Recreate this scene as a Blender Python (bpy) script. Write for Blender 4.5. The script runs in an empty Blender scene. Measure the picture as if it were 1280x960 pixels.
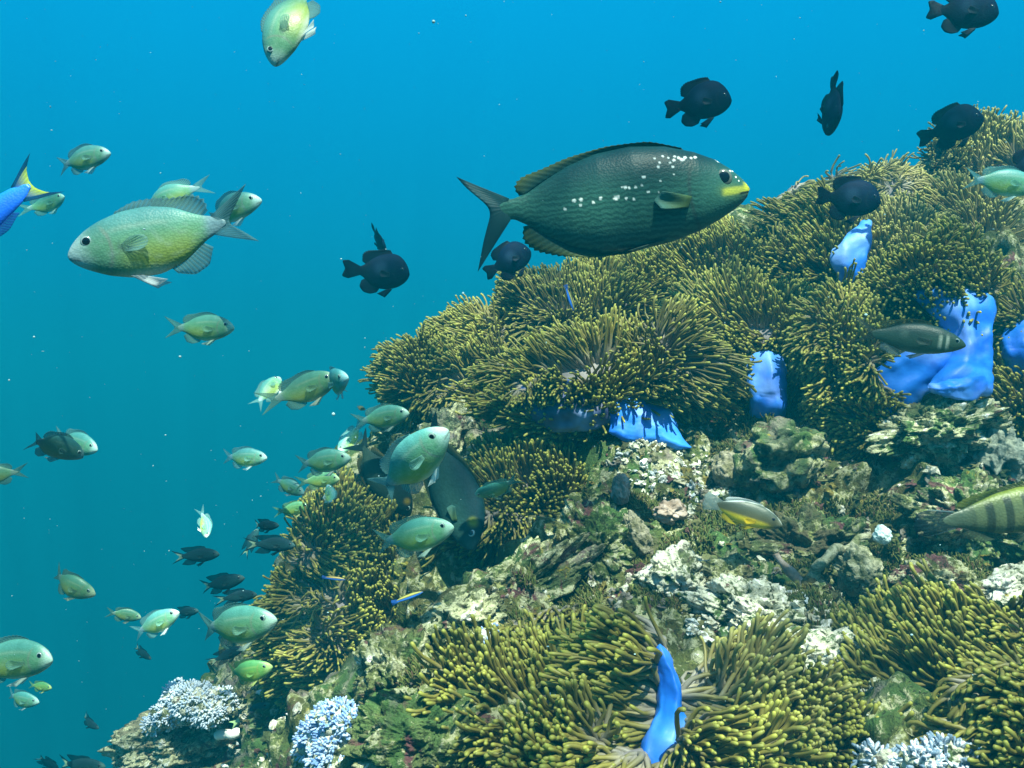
import bpy, math, random
import numpy as np
from mathutils import Matrix, Vector

SC = bpy.context.scene
COL = SC.collection
R = math.radians

# ------------------------------------------------------------------ camera, light, exposure
F = 1108.5                                   # focal length in photo pixels (1280 wide)
cam_d = bpy.data.cameras.new('camera')
cam_d.sensor_width = 36.0
cam_d.lens = 36.0 * F / 1280.0
cam_d.clip_start = 0.02
cam_d.clip_end = 500.0
cam = bpy.data.objects.new('camera', cam_d)
cam.rotation_euler = (R(90), 0, 0)
COL.objects.link(cam)
SC.camera = cam

SUN_DIR = Vector((0.16, -0.46, 0.88)).normalized()     # towards the sun
sun_d = bpy.data.lights.new('sun', 'SUN')
sun_d.energy = 5.0
sun_d.angle = R(0.4)
sun_d.color = (0.90, 1.0, 0.80)
sun = bpy.data.objects.new('sun', sun_d)
sun.rotation_euler = (-SUN_DIR).to_track_quat('-Z', 'Y').to_euler()
sun.location = (0, 0, 6)
COL.objects.link(sun)

world = bpy.data.worlds.new('World')
SC.world = world
world.use_nodes = True
wn = world.node_tree
wn.nodes.clear()
w_out = wn.nodes.new('ShaderNodeOutputWorld')
w_bg = wn.nodes.new('ShaderNodeBackground')          # light of the open water around
w_sky = wn.nodes.new('ShaderNodeBackground')         # daylight through the round window of the surface overhead
sky = wn.nodes.new('ShaderNodeTexSky')
sky.sky_type = 'NISHITA'
sky.sun_disc = False
sky.sun_elevation = math.asin(SUN_DIR.z)
sky.sun_rotation = math.atan2(SUN_DIR.x, SUN_DIR.y)
GOBO_Z = 5.0
tint = wn.nodes.new('ShaderNodeMix'); tint.data_type = 'RGBA'; tint.blend_type = 'MULTIPLY'
tint.inputs[0].default_value = 1.0
tint.inputs[7].default_value = (0.55, 0.9, 0.9, 1)
wn.links.new(sky.outputs[0], tint.inputs[6])
wn.links.new(tint.outputs[2], w_sky.inputs[0])
w_sky.inputs[1].default_value = 0.15
geo = wn.nodes.new('ShaderNodeTexCoord')
sep = wn.nodes.new('ShaderNodeSeparateXYZ')
wn.links.new(geo.outputs['Generated'], sep.inputs[0])
mr = wn.nodes.new('ShaderNodeMapRange')
mr.inputs[1].default_value = -0.6; mr.inputs[2].default_value = 0.6
wn.links.new(sep.outputs[2], mr.inputs[0])
ramp = wn.nodes.new('ShaderNodeValToRGB')
wn.links.new(mr.outputs[0], ramp.inputs[0])
def set_ramp(r, stops):
    e = r.color_ramp.elements
    while len(e) > 1: e.remove(e[-1])
    e[0].position = stops[0][0]; e[0].color = (*stops[0][1], 1)
    for p, c in stops[1:]:
        n = e.new(p); n.color = (*c, 1)
WATER = [(0.0, (0.002, 0.026, 0.030)), (0.25, (0.002, 0.064, 0.080)), (0.42, (0.0012, 0.104, 0.145)), (0.52, (0.001, 0.142, 0.228)),
         (0.64, (0.001, 0.178, 0.335)), (0.84, (0.001, 0.242, 0.505)), (1.0, (0.016, 0.33, 0.56))]
set_ramp(ramp, WATER)
wn.links.new(ramp.outputs[0], w_bg.inputs[0])
w_bg.inputs[1].default_value = 1.0
win = wn.nodes.new('ShaderNodeMapRange'); win.interpolation_type = 'SMOOTHSTEP'
win.inputs[1].default_value = 0.60; win.inputs[2].default_value = 0.74
wn.links.new(sep.outputs[2], win.inputs[0])
w_mix = wn.nodes.new('ShaderNodeMixShader')
wn.links.new(win.outputs[0], w_mix.inputs[0])
wn.links.new(w_bg.outputs[0], w_mix.inputs[1])
wn.links.new(w_sky.outputs[0], w_mix.inputs[2])
wn.links.new(w_mix.outputs[0], w_out.inputs[0])

SC.view_settings.view_transform = 'Standard'
SC.view_settings.look = 'None'
SC.view_settings.exposure = 0.75
SC.view_settings.gamma = 1.0
SC.render.engine = 'CYCLES'
SC.cycles.use_denoising = True
SC.cycles.max_bounces = 6
SC.cycles.diffuse_bounces = 3
SC.cycles.glossy_bounces = 2
SC.cycles.transmission_bounces = 3
SC.cycles.transparent_max_bounces = 8
SC.cycles.volume_bounces = 0
SC.cycles.caustics_reflective = False
SC.cycles.caustics_refractive = False

rng = np.random.default_rng(11)

# ------------------------------------------------------------------ helpers
def P(px, py, d):
    """a point at depth d metres, found from where it shows in the 1280x960 photograph"""
    return np.array([(px - 640) / F * d, d, (480 - py) / F * d])

def unit(v):
    v = np.asarray(v, float)
    return v / (np.linalg.norm(v, axis=-1, keepdims=True) + 1e-12)

_perm = np.random.default_rng(5).permutation(256)
_perm = np.concatenate([_perm, _perm, _perm])
_grad = unit(np.random.default_rng(6).normal(size=(256, 3)))
def perlin(p):
    p = np.asarray(p, float)
    i = np.floor(p).astype(int); f = p - i
    u = f * f * f * (f * (f * 6 - 15) + 10)
    i &= 255
    out = 0
    for dx in (0, 1):
        wx = u[:, 0] if dx else 1 - u[:, 0]
        for dy in (0, 1):
            wy = u[:, 1] if dy else 1 - u[:, 1]
            for dz in (0, 1):
                wz = u[:, 2] if dz else 1 - u[:, 2]
                h = _perm[_perm[_perm[(i[:, 0] + dx) & 255] + ((i[:, 1] + dy) & 255)] + ((i[:, 2] + dz) & 255)]
                g = _grad[h]
                dot = g[:, 0] * (f[:, 0] - dx) + g[:, 1] * (f[:, 1] - dy) + g[:, 2] * (f[:, 2] - dz)
                out = out + wx * wy * wz * dot
    return out * 1.6
def fbm(p, octaves=4, gain=0.5):
    a, s, o = 1.0, 1.0, 0
    for k in range(octaves):
        o = o + a * perlin(p * s + 17.3 * k); a *= gain; s *= 2.03
    return o
def ridged(p, octaves=4, gain=0.55):
    a, s, o = 1.0, 1.0, 0
    for k in range(octaves):
        o = o + a * (1 - 2.2 * np.abs(perlin(p * s + 9.1 * k))); a *= gain; s *= 2.1
    return o
def worley(p):
    i = np.floor(p).astype(int)
    best = np.full(len(p), 9.0)
    for dx in (-1, 0, 1):
        for dy in (-1, 0, 1):
            for dz in (-1, 0, 1):
                c = i + np.array([dx, dy, dz])
                h = _perm[_perm[_perm[c[:, 0] & 255] + (c[:, 1] & 255)] + (c[:, 2] & 255)]
                q = c + 0.5 + 0.5 * _grad[h] - p
                best = np.minimum(best, np.einsum('ij,ij->i', q, q))
    return np.sqrt(best)

def mesh_np(name, verts, quads=None, tris=None, smooth=True, attrs=None, colors=None):
    me = bpy.data.meshes.new(name)
    verts = np.asarray(verts, np.float32)
    me.vertices.add(len(verts)); me.vertices.foreach_set('co', verts.ravel())
    loops, starts, n = [], [], 0
    if quads is not None and len(quads):
        q = np.asarray(quads, np.int32); loops.append(q.ravel()); starts.append(np.arange(len(q)) * 4); n = len(q) * 4
    if tris is not None and len(tris):
        t = np.asarray(tris, np.int32); loops.append(t.ravel()); starts.append(n + np.arange(len(t)) * 3)
    loops = np.concatenate(loops).astype(np.int32); starts = np.concatenate(starts).astype(np.int32)
    me.loops.add(len(loops)); me.loops.foreach_set('vertex_index', loops)
    me.polygons.add(len(starts)); me.polygons.foreach_set('loop_start', starts)
    me.update(calc_edges=True)
    me.polygons.foreach_set('use_smooth', np.full(len(starts), smooth))
    for k, v in (attrs or {}).items():
        a = me.attributes.new(k, 'FLOAT', 'POINT'); a.data.foreach_set('value', np.asarray(v, np.float32))
    for k, v in (colors or {}).items():
        a = me.attributes.new(k, 'FLOAT_COLOR', 'POINT')
        v = np.asarray(v, np.float32)
        a.data.foreach_set('color', np.concatenate([v, np.ones((len(v), 1), np.float32)], 1).ravel())
    me.validate()
    return me

def link(name, me, mat, parent=None):
    o = bpy.data.objects.new(name, me)
    if mat: me.materials.clear(); me.materials.append(mat)
    COL.objects.link(o)
    if parent: o.parent = parent
    return o
def tag(o, label=None, cat=None, group=None, kind=None):
    if label: o['label'] = label
    if cat: o['category'] = cat
    if group: o['group'] = group
    if kind: o['kind'] = kind
    return o
def empty(name, loc=(0, 0, 0)):
    o = bpy.data.objects.new(name, None); o.location = loc; o.empty_display_size = 0.05
    COL.objects.link(o); return o

def grid_quads(nu, nv, wrap_v=False, off=0):
    """quads of a grid of nu rows x nv columns"""
    i = np.arange(nu - 1)[:, None]; j = np.arange(nv if wrap_v else nv - 1)[None, :]
    j2 = (j + 1) % nv
    q = np.stack([i * nv + j, i * nv + j2, (i + 1) * nv + j2, (i + 1) * nv + j], -1)
    return q.reshape(-1, 4) + off

def icosphere(sub):
    t = (1 + 5 ** .5) / 2
    v = unit(np.array([(-1, t, 0), (1, t, 0), (-1, -t, 0), (1, -t, 0), (0, -1, t), (0, 1, t), (0, -1, -t), (0, 1, -t), (t, 0, -1), (t, 0, 1), (-t, 0, -1), (-t, 0, 1)], float))
    f = np.array([(0, 11, 5), (0, 5, 1), (0, 1, 7), (0, 7, 10), (0, 10, 11), (1, 5, 9), (5, 11, 4), (11, 10, 2), (10, 7, 6), (7, 1, 8), (3, 9, 4), (3, 4, 2), (3, 2, 6), (3, 6, 8), (3, 8, 9), (4, 9, 5), (2, 4, 11), (6, 2, 10), (8, 6, 7), (9, 8, 1)])
    for _ in range(sub):
        e = np.sort(np.concatenate([f[:, [0, 1]], f[:, [1, 2]], f[:, [2, 0]]]), 1)
        ue, inv = np.unique(e, axis=0, return_inverse=True)
        inv = inv.ravel()
        m = unit(v[ue].mean(1)); k = len(v); n = len(f)
        a, b, c = k + inv[:n], k + inv[n:2 * n], k + inv[2 * n:]
        v = np.concatenate([v, m])
        f = np.concatenate([np.stack([f[:, 0], a, c], 1), np.stack([f[:, 1], b, a], 1), np.stack([f[:, 2], c, b], 1), np.stack([a, b, c], 1)])
    return v, f

def tubes(paths, radii, sides=6):
    """many tubes at once: paths (N,K,3), radii (N,K); closed at the far end. -> verts, quads, tris, t"""
    N, K, _ = paths.shape
    tan = np.gradient(paths, axis=1); tan = unit(tan)
    ref = np.where(np.abs(tan[:, :1, 2:3]) > 0.9, np.array([1.0, 0, 0]), np.array([0, 0, 1.0]))
    a = unit(np.cross(tan, np.broadcast_to(ref, tan.shape))); b = np.cross(tan, a)
    ang = np.arange(sides) / sides * 2 * np.pi
    ring = a[:, :, None] * np.cos(ang)[None, None, :, None] + b[:, :, None] * np.sin(ang)[None, None, :, None]
    v = paths[:, :, None] + ring * radii[:, :, None, None]
    v = v.reshape(N, K * sides, 3)
    tip = paths[:, -1:] + tan[:, -1:] * radii[:, -1:, None] * 0.5
    v = np.concatenate([v, tip], 1)
    M = K * sides + 1
    q1 = grid_quads(K, sides, True)
    j = np.arange(sides)
    t1 = np.stack([(K - 1) * sides + j, (K - 1) * sides + (j + 1) % sides, np.full(sides, K * sides)], 1)
    off = (np.arange(N) * M)[:, None, None]
    return v.reshape(-1, 3), (q1[None] + off).reshape(-1, 4), (t1[None] + off).reshape(-1, 3)

# ------------------------------------------------------------------ materials
class NT:
    """small helper for building a material's nodes"""
    def __init__(self, name):
        self.m = bpy.data.materials.new(name); self.m.use_nodes = True
        self.t = self.m.node_tree; self.n = self.t.nodes; self.bsdf = self.n['Principled BSDF']; self.out = self.n['Material Output']
    def node(self, typ, **kw):
        n = self.n.new(typ)
        for k, v in kw.items(): setattr(n, k, v)
        return n
    def put(self, sock, v):
        if hasattr(v, 'is_output'): self.t.links.new(v, sock)
        elif isinstance(v, (tuple, list)) and len(v) == 3 and sock.type == 'RGBA': sock.default_value = (*v, 1)
        else: sock.default_value = v
    def coord(self, which='Object'): return self.node('ShaderNodeTexCoord').outputs[which]
    def attr(self, name, out='Color'): return self.node('ShaderNodeAttribute', attribute_name=name).outputs[out]
    def noise(self, co, scale, detail=4, rough=.55, dist=0.0, out='Fac'):
        n = self.node('ShaderNodeTexNoise'); self.put(n.inputs['Vector'], co)
        for k, v in (('Scale', scale), ('Detail', detail), ('Roughness', rough), ('Distortion', dist)): n.inputs[k].default_value = v
        return n.outputs[out]
    def voro(self, co, scale, feature='F1', out='Distance'):
        n = self.node('ShaderNodeTexVoronoi', feature=feature); self.put(n.inputs['Vector'], co); n.inputs['Scale'].default_value = scale
        return n.outputs[out]
    def math(self, op, a, b=0.0, c=0.0):
        n = self.node('ShaderNodeMath', operation=op); self.put(n.inputs[0], a); self.put(n.inputs[1], b); self.put(n.inputs[2], c)
        return n.outputs[0]
    def step(self, v, lo, hi, a=0.0, b=1.0):
        n = self.node('ShaderNodeMapRange', interpolation_type='SMOOTHSTEP')
        for i, x in enumerate((v, lo, hi, a, b)): self.put(n.inputs[i], x)
        return n.outputs[0]
    def mix(self, f, a, b, mode='MIX'):
        n = self.node('ShaderNodeMix', data_type='RGBA', blend_type=mode); self.put(n.inputs[0], f); self.put(n.inputs[6], a); self.put(n.inputs[7], b)
        return n.outputs[2]
    def ramp(self, f, stops):
        n = self.node('ShaderNodeValToRGB'); self.put(n.inputs[0], f); set_ramp(n, stops); return n.outputs[0]
    def bump(self, h, strength=.4, dist=.004, prev=None):
        n = self.node('ShaderNodeBump'); self.put(n.inputs['Height'], h); n.inputs['Strength'].default_value = strength; n.inputs['Distance'].default_value = dist
        if prev is not None: self.put(n.inputs['Normal'], prev)
        return n.outputs[0]
    def done(self, color, rough=.8, normal=None, spec=.3, **kw):
        self.put(self.bsdf.inputs['Base Color'], color); self.put(self.bsdf.inputs['Roughness'], rough)
        self.bsdf.inputs['Specular IOR Level'].default_value = spec
        if normal is not None: self.put(self.bsdf.inputs['Normal'], normal)
        for k, v in kw.items(): self.put(self.bsdf.inputs[k.replace('_', ' ')], v)
        return self.m
    def translucent(self, color, amount):
        """let some of the light through thin living tissue"""
        tr = self.node('ShaderNodeBsdfTranslucent'); self.put(tr.inputs[0], color)
        mx = self.node('ShaderNodeMixShader'); self.put(mx.inputs[0], amount)
        self.t.links.new(self.bsdf.outputs[0], mx.inputs[1]); self.t.links.new(tr.outputs[0], mx.inputs[2]); self.t.links.new(mx.outputs[0], self.out.inputs[0])
        return self.m

def rock_material(name, pale=0.35, seed=0.0, tone=(0.085, 0.078, 0.024)):
    k = NT(name)
    co = k.node('ShaderNodeNewGeometry').outputs['Position']
    sh = k.node('ShaderNodeVectorMath', operation='ADD'); k.put(sh.inputs[0], co); sh.inputs[1].default_value = (seed, seed * .7, -seed)
    co = sh.outputs[0]
    big = k.noise(co, 5.5, 5, .6, .6)
    mid = k.noise(co, 21, 6, .65, .8)
    fine = k.noise(co, 85, 6, .7, .4)
    grit = k.noise(co, 260, 3, .7)
    c = k.mix(k.step(big, .38, .62), tone, (0.060, 0.125, 0.036))                     # brown turf to green turf
    c = k.mix(k.step(mid, .48, .60), c, (0.20, 0.225, 0.075))                          # dusty olive film
    c = k.mix(k.step(k.noise(co, 14, 5, .6, 1.2), .57, .66), c, (0.13, 0.055, 0.06)) # maroon coralline crust
    c = k.mix(k.math('MULTIPLY', k.step(k.noise(co, 11, 4, .6, .5), .56, .68), .75), c, (0.24, 0.20, 0.19))   # mauve grey sponge film
    m = k.math('ADD', k.math('MULTIPLY', mid, .6), k.math('MULTIPLY', fine, .55))
    thr = .635 - .12 * pale
    c = k.mix(k.step(m, thr, thr + .05), c, ((0.60, 0.59, 0.47) if pale > .8 else tuple(a_ * (.50 + .45 * pale) for a_ in (0.58, 0.58, 0.36))))   # pale dusted limestone
    c = k.mix(k.step(m, thr + .10, thr + .14), c, (0.84, 0.83, 0.76))
    c = k.mix(k.step(k.noise(co, 38, 4, .6, .7), .66, .72), c, (0.30, 0.24, 0.03))   # ochre flecks
    c = k.mix(k.step(fine, .44, .34), c, (0.022, 0.028, 0.014))
    c = k.mix(k.step(k.noise(co, 60, 5, .7, 1.0), .44, .36), c, (0.03, 0.045, 0.018))                      # dark pits in the noise
    c = k.mix(k.math('MULTIPLY', k.step(grit, .35, .65), .35), c, k.mix(1.0, c, (0.45, 0.45, 0.4), 'MULTIPLY'))
    h = k.math('ADD', k.math('MULTIPLY', fine, 1.0), k.math('MULTIPLY', grit, .35))
    n = k.bump(k.math('ADD', h, k.math('MULTIPLY', mid, 1.2)), .75, .012)
    return k.done(c, .9, n, .15)
M_ROCK = rock_material('reef_rock')
M_PALE = rock_material('pale_limestone', pale=.95, seed=4.1, tone=(0.16, 0.17, 0.09))

def lump_material(name, a, b, scale=30, bump=.5, rough=.8, pit=None):
    k = NT(name); co = k.coord('Object')
    f = k.noise(co, scale, 6, .65, .5)
    c = k.mix(k.step(f, .38, .64), a, b)
    if pit: c = k.mix(k.step(k.voro(co, scale * .8), .20, .10), c, pit)
    n = k.bump(k.math('ADD', f, k.math('MULTIPLY', k.noise(co, scale * 4, 4, .7), .4)), bump, .008)
    return k.done(c, rough, n, .25)

def tentacle_material(name, base, mid, tip):
    k = NT(name); t = k.attr('t', 'Fac'); rnd = k.attr('rnd', 'Fac')
    c = k.ramp(t, [(0.0, base), (0.22, tuple(.75 * x + .25 * y for x, y in zip(base, mid))), (0.55, mid), (0.88, tuple(.85 * x + .15 * y for x, y in zip(mid, tip))), (0.95, tip), (1.0, tip)])
    c = k.mix(rnd, k.mix(1.0, c, (0.72, 0.72, 0.75), 'MULTIPLY'), k.mix(1.0, c, (1.22, 1.18, 1.05), 'MULTIPLY'))
    k.done(c, .45, None, .35)
    return k.translucent(c, .40)
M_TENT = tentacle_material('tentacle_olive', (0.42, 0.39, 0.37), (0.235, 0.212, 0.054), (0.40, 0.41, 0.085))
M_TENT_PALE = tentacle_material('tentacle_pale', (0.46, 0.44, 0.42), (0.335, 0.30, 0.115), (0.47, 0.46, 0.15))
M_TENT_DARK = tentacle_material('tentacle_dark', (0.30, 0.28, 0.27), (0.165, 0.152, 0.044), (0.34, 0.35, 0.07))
def disc_material(nm='anemone_disc', ca=(0.17, 0.15, 0.15), cb=(0.33, 0.30, 0.31)):
    k = NT(nm); co = k.coord('Object')
    f = k.noise(co, 40, 4, .6)
    c = k.mix(f, ca, cb)
    k.done(c, .55, k.bump(k.noise(co, 90, 4), .3, .004), .3)
    return k.translucent(c, .15)
M_DISC = disc_material()
M_DISC_PALE = disc_material('anemone_disc_pale', (0.26, 0.24, 0.25), (0.46, 0.43, 0.45))
def column_material(name, a, b):
    k = NT(name); co = k.coord('Object')
    f = k.noise(co, 9, 4, .6, .4)
    c = k.mix(k.step(f, .3, .7), a, b)
    c = k.mix(k.math('MULTIPLY', k.step(k.noise(co, 7, 3, .5, .8), .46, .72), .65), c, (0.34, 0.54, 0.97))  # pale lavender noise patches, highlights painted into the blue flesh
    k.done(c, .50, k.bump(k.math('ADD', k.noise(co, 22, 3), k.math('MULTIPLY', k.noise(co, 150, 3), .12)), .35, .006), .35)
    return k.translucent(c, .14)
M_BLUE = column_material('anemone_column_blue', (0.008, 0.10, 0.62), (0.025, 0.26, 0.93))
M_BLUE_PALE = column_material('anemone_column_pale_blue', (0.012, 0.14, 0.74), (0.05, 0.32, 0.95))
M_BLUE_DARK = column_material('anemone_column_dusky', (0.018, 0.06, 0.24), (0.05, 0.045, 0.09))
# ------------------------------------------------------------------ the water's tint and the ground
hz = NT('water_haze')
hz.n.remove(hz.bsdf)
pv = hz.node('ShaderNodeVolumePrincipled')
pv.inputs['Color'].default_value = (0.003, 0.31, 0.455, 1)
pv.inputs['Density'].default_value = 0.100
pv.inputs['Anisotropy'].default_value = 0.0
hz.t.links.new(pv.outputs[0], hz.out.inputs['Volume'])
x0, x1, y0, y1, z0, z1 = -45, 45, -12, 75, -22.0, 1.0
hv = [(x, y, z) for z in (z0, z1) for y in (y0, y1) for x in (x0, x1)]
haze = link('haze', mesh_np('haze', hv, [(0, 2, 3, 1), (4, 5, 7, 6), (0, 1, 5, 4), (2, 6, 7, 3), (0, 4, 6, 2), (1, 3, 7, 5)], smooth=False), hz.m)
tag(haze, 'blue green sea water filling the whole view', 'water', kind='stuff')

k = NT('sea_sand'); co = k.node('ShaderNodeNewGeometry').outputs['Position']
c = k.mix(k.noise(co, 1.5, 6, .6), (0.22, 0.21, 0.16), (0.38, 0.36, 0.29))
M_SAND = k.done(c, .95, k.bump(k.noise(co, 9, 5), .5, .05), .1)
gx, gy = np.meshgrid(np.linspace(-44.5, 44.5, 90), np.linspace(-11.5, 74.5, 90), indexing='xy')
gp = np.stack([gx.ravel(), gy.ravel(), np.zeros(gx.size)], 1)
gp[:, 2] = -20.0 + .35 * fbm(gp * .12, 3)
seabed = link('seabed', mesh_np('seabed', gp, grid_quads(90, 90)), M_SAND)
tag(seabed, 'pale sandy sea floor far below the reef', 'sea floor', kind='structure')

# small unseen sheet added overhead as a gobo: its pattern dapples the sun
k = NT('dapple_gobo_pattern'); k.n.remove(k.bsdf)
co = k.node('ShaderNodeNewGeometry').outputs['Position']
def ridge(scale, off):
    sh = k.node('ShaderNodeVectorMath', operation='ADD'); k.put(sh.inputs[0], co); sh.inputs[1].default_value = (off, -off, 0)
    f = k.noise(sh.outputs[0], scale, 2, .5, 1.3)
    return k.math('SUBTRACT', 1.0, k.math('MINIMUM', k.math('MULTIPLY', k.math('ABSOLUTE', k.math('SUBTRACT', f, .5)), 7.0), 1.0))
web = k.math('ADD', k.math('POWER', ridge(3.4, 0.0), 2.0), k.math('POWER', ridge(5.6, 13.0), 2.0))
amt = k.math('ADD', .48, k.math('MULTIPLY', web, 1.0))
cc = k.node('ShaderNodeCombineXYZ')
for i in range(3): k.put(cc.inputs[i], amt)
tr = k.node('ShaderNodeBsdfTransparent'); k.put(tr.inputs[0], cc.outputs[0]); k.t.links.new(tr.outputs[0], k.out.inputs[0])
sx_, sy_ = np.meshgrid(np.linspace(-4, 5, 60), np.linspace(-8, 3.4, 60), indexing='xy')
sp_ = np.stack([sx_.ravel(), sy_.ravel(), np.zeros(sx_.size)], 1); sp_[:, 2] = GOBO_Z + .06 * fbm(sp_ * .9, 3)
surf_o = link('dapple_gobo', mesh_np('dapple_gobo', sp_, grid_quads(60, 60)), k.m)
tag(surf_o, 'unseen patterned sheet added overhead to dapple the sun', 'water surface', kind='structure')

# the reef slope: heights given at points seen in the photograph, and round the back from what a reef does
SEEN = [(450, 1000, 1.02), (640, 990, .90), (850, 990, .84), (1060, 990, .82), (1290, 990, .80),
        (470, 900, 1.12), (465, 830, 1.20), (600, 745, 1.28), (690, 705, 1.31), (560, 850, 1.08), (700, 830, 1.06), (850, 790, 1.14), (1000, 820, 1.06), (1150, 810, 1.09), (1290, 800, 1.10),
        (760, 640, 1.36), (900, 700, 1.26), (1050, 700, 1.26), (1250, 710, 1.26), (730, 580, 1.46), (860, 575, 1.46), (1000, 600, 1.40), (1150, 570, 1.40), (1280, 560, 1.42),
        (640, 545, 1.66), (890, 515, 1.60), (1050, 530, 1.50), (1200, 510, 1.47),
        (500, 500, 1.80), (620, 450, 1.78), (800, 450, 1.74), (950, 440, 1.72), (1150, 440, 1.66), (1290, 430, 1.68),
        (640, 400, 1.88), (800, 350, 1.88), (950, 300, 1.94), (1080, 250, 2.04), (1240, 200, 2.15), (1420, 130, 2.25),
        (640, 620, 1.56), (640, 690, 1.44), (560, 705, 1.48), (430, 750, 1.62), (350, 810, 1.68), (420, 870, 1.46), (330, 890, 1.62), (250, 930, 1.72), (380, 960, 1.40), (480, 650, 1.72), (340, 760, 1.80), (160, 1000, 1.80)]
pts = np.array([P(*s) for s in SEEN])
FAR = np.array([(-.62, 1.2, -.85), (-.9, 1.8, -1.0), (-1.3, 1.6, -1.6), (-2.2, 2, -3.0), (-4, 2, -4.8), (-8, 2, -6.5), (-.3, .7, -.7), (.2, .3, -.55), (.8, .3, -.45), (0, -.6, -1.2), (0, -2.5, -3.0), (0, -6, -6.4),
                (-.5, 2.4, -.6), (-.1, 2.5, -.1), (.4, 2.6, .05), (.4, 3.2, -.6), (-.8, 3, -1.4), (1.1, 2.8, .45), (1.3, 3.5, .1), (1, 5, -1.5), (0, 8, -4.5), (0, 14, -6.6),
                (1.4, 1.6, .22), (1.4, 1.1, -.2), (2.0, 2.4, .75), (2.2, 1.4, .2), (2.0, .4, -.35), (3, 2.2, .7), (4.5, 2, .2), (4, -1, -1.2), (8, 2, -2.2), (14, 2, -6.5), (6, 8, -3.5), (5, -6, -5.5), (-6, -6, -6.6), (-8, 10, -6.7)])
FAR[:, 2] = np.where(FAR[:, 2] < -2.5, FAR[:, 2] * 3.2, FAR[:, 2])
ctl = np.concatenate([pts, FAR])
def rk(d): return np.sqrt(d * d + .0009)
Dm = rk(np.linalg.norm(ctl[:, None, :2] - ctl[None, :, :2], axis=2))
n = len(ctl)
A = np.zeros((n + 1, n + 1)); A[:n, :n] = Dm - np.eye(n) * .02; A[:n, n] = 1; A[n, :n] = 1
sol = np.linalg.solve(A, np.concatenate([ctl[:, 2], [0]]))
def height(x, y):
    q = np.stack([x, y], -1).reshape(-1, 2); out = np.empty(len(q))
    for s in range(0, len(q), 20000):
        out[s:s + 20000] = rk(np.linalg.norm(q[s:s + 20000, None] - ctl[None, :, :2], axis=2)) @ sol[:n] + sol[n]
    return out.reshape(np.shape(x))
def axis(lo, hi, step, far_lo, far_hi):
    core = np.arange(lo, hi + step / 2, step)
    def outw(span):
        o, s, a = [], step, 0.0
        while a < span: s *= 1.22; a += s; o.append(a)
        return np.array(o)
    return np.concatenate([lo - outw(lo - far_lo)[::-1], core, hi + outw(far_hi - hi)])
ax_ = axis(-.80, 1.40, .0046, -10, 16); ay_ = axis(.62, 2.25, .0042, -8, 16)
# rows follow the slope: even steps along the ground in the part one can see
core = (ay_ > .6199) & (ay_ < 2.2501); ncore = core.sum(); yf = np.linspace(.62, 2.25, 260)
xc = np.linspace(-1.0, 1.6, 90); zf = height(*np.meshgrid(xc, yf, indexing='xy'))
arc_ = np.concatenate([np.zeros((1, len(xc))), np.cumsum(np.sqrt(np.diff(zf, axis=0) ** 2 + np.diff(yf)[:, None] ** 2), 0)])
yc = np.stack([np.interp(np.linspace(0, arc_[-1, j], ncore), arc_[:, j], yf) for j in range(len(xc))], 1)
TX, TY = np.meshgrid(ax_, ay_, indexing='xy')
ycx = np.stack([np.interp(ax_, xc, yc[i]) for i in range(ncore)])
TY = TY.copy(); TY[core] = ycx
TZ = height(TX, TY)
du = np.stack([np.gradient(q, axis=1) for q in (TX, TY, TZ)], -1); dv = np.stack([np.gradient(q, axis=0) for q in (TX, TY, TZ)], -1)
nrm = unit(np.cross(du, dv)).reshape(-1, 3)
tp = np.stack([TX, TY, TZ], -1).reshape(-1, 3)
def crag(p, n):
    """rough limestone: lumps, ledges, pits"""
    w = p + .03 * np.stack([perlin(p * 9), perlin(p * 9 + 40), perlin(p * 9 + 80)], 1)
    d = .050 * fbm(w * 5.5, 3) + .008 * ridged(w * 11, 2)
    cell = worley(w * 11); d += .050 * (0.42 - cell ** 2)
    cell2 = worley(w * 27 + 5); d += .026 * (0.40 - cell2 ** 2) * (0.4 + np.clip(perlin(w * 7 + 90) + .5, 0, 1.2))
    cell3 = worley(w * 62 + 8); d += .009 * (0.40 - cell3 ** 2)
    d += .004 * fbm(w * 90, 2)
    d -= .075 * np.clip(perlin(w * 12 + 300) - .28, 0, 1)
    return d
inview = (tp[:, 0] > -1.2) & (tp[:, 0] < 2.2) & (tp[:, 1] > .3) & (tp[:, 1] < 3)
dsp = np.zeros(len(tp)); dsp[inview] = crag(tp[inview], nrm[inview])
dsp[~inview] = .2 * fbm(tp[~inview] * 1.5, 3)
T0 = tp.copy()
tp = tp + nrm * dsp[:, None]
side = np.stack([perlin(tp * 16 + 7), perlin(tp * 16 + 57), perlin(tp * 16 + 107)], 1)
tp[inview] += .010 * side[inview]
reef = link('reef_slope', mesh_np('reef_slope', tp, grid_quads(len(ay_), len(ax_))), M_ROCK)
tag(reef, 'craggy reef slope of encrusted limestone rising to the right', 'reef', kind='structure')
reef_px = np.stack([640 + F * tp[:, 0] / np.maximum(tp[:, 1], .05), 480 - F * tp[:, 2] / np.maximum(tp[:, 1], .05)], 1)

def in_poly(p, poly):
    poly = np.asarray(poly, float); ins = np.zeros(len(p), bool); j = len(poly) - 1
    for i in range(len(poly)):
        a, b = poly[i], poly[j]
        c = ((a[1] > p[:, 1]) != (b[1] > p[:, 1])) & (p[:, 0] < (b[0] - a[0]) * (p[:, 1] - a[1]) / (b[1] - a[1] + 1e-9) + a[0])
        ins ^= c; j = i
    return ins

def D(px, py, off=0.0):
    """depth of the reef where it shows at this point of the photograph, less off"""
    near = (np.abs(reef_px[:, 0] - px) < 7) & (np.abs(reef_px[:, 1] - py) < 7) & (tp[:, 1] > .5)
    return tp[near, 1].min() - off

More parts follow.
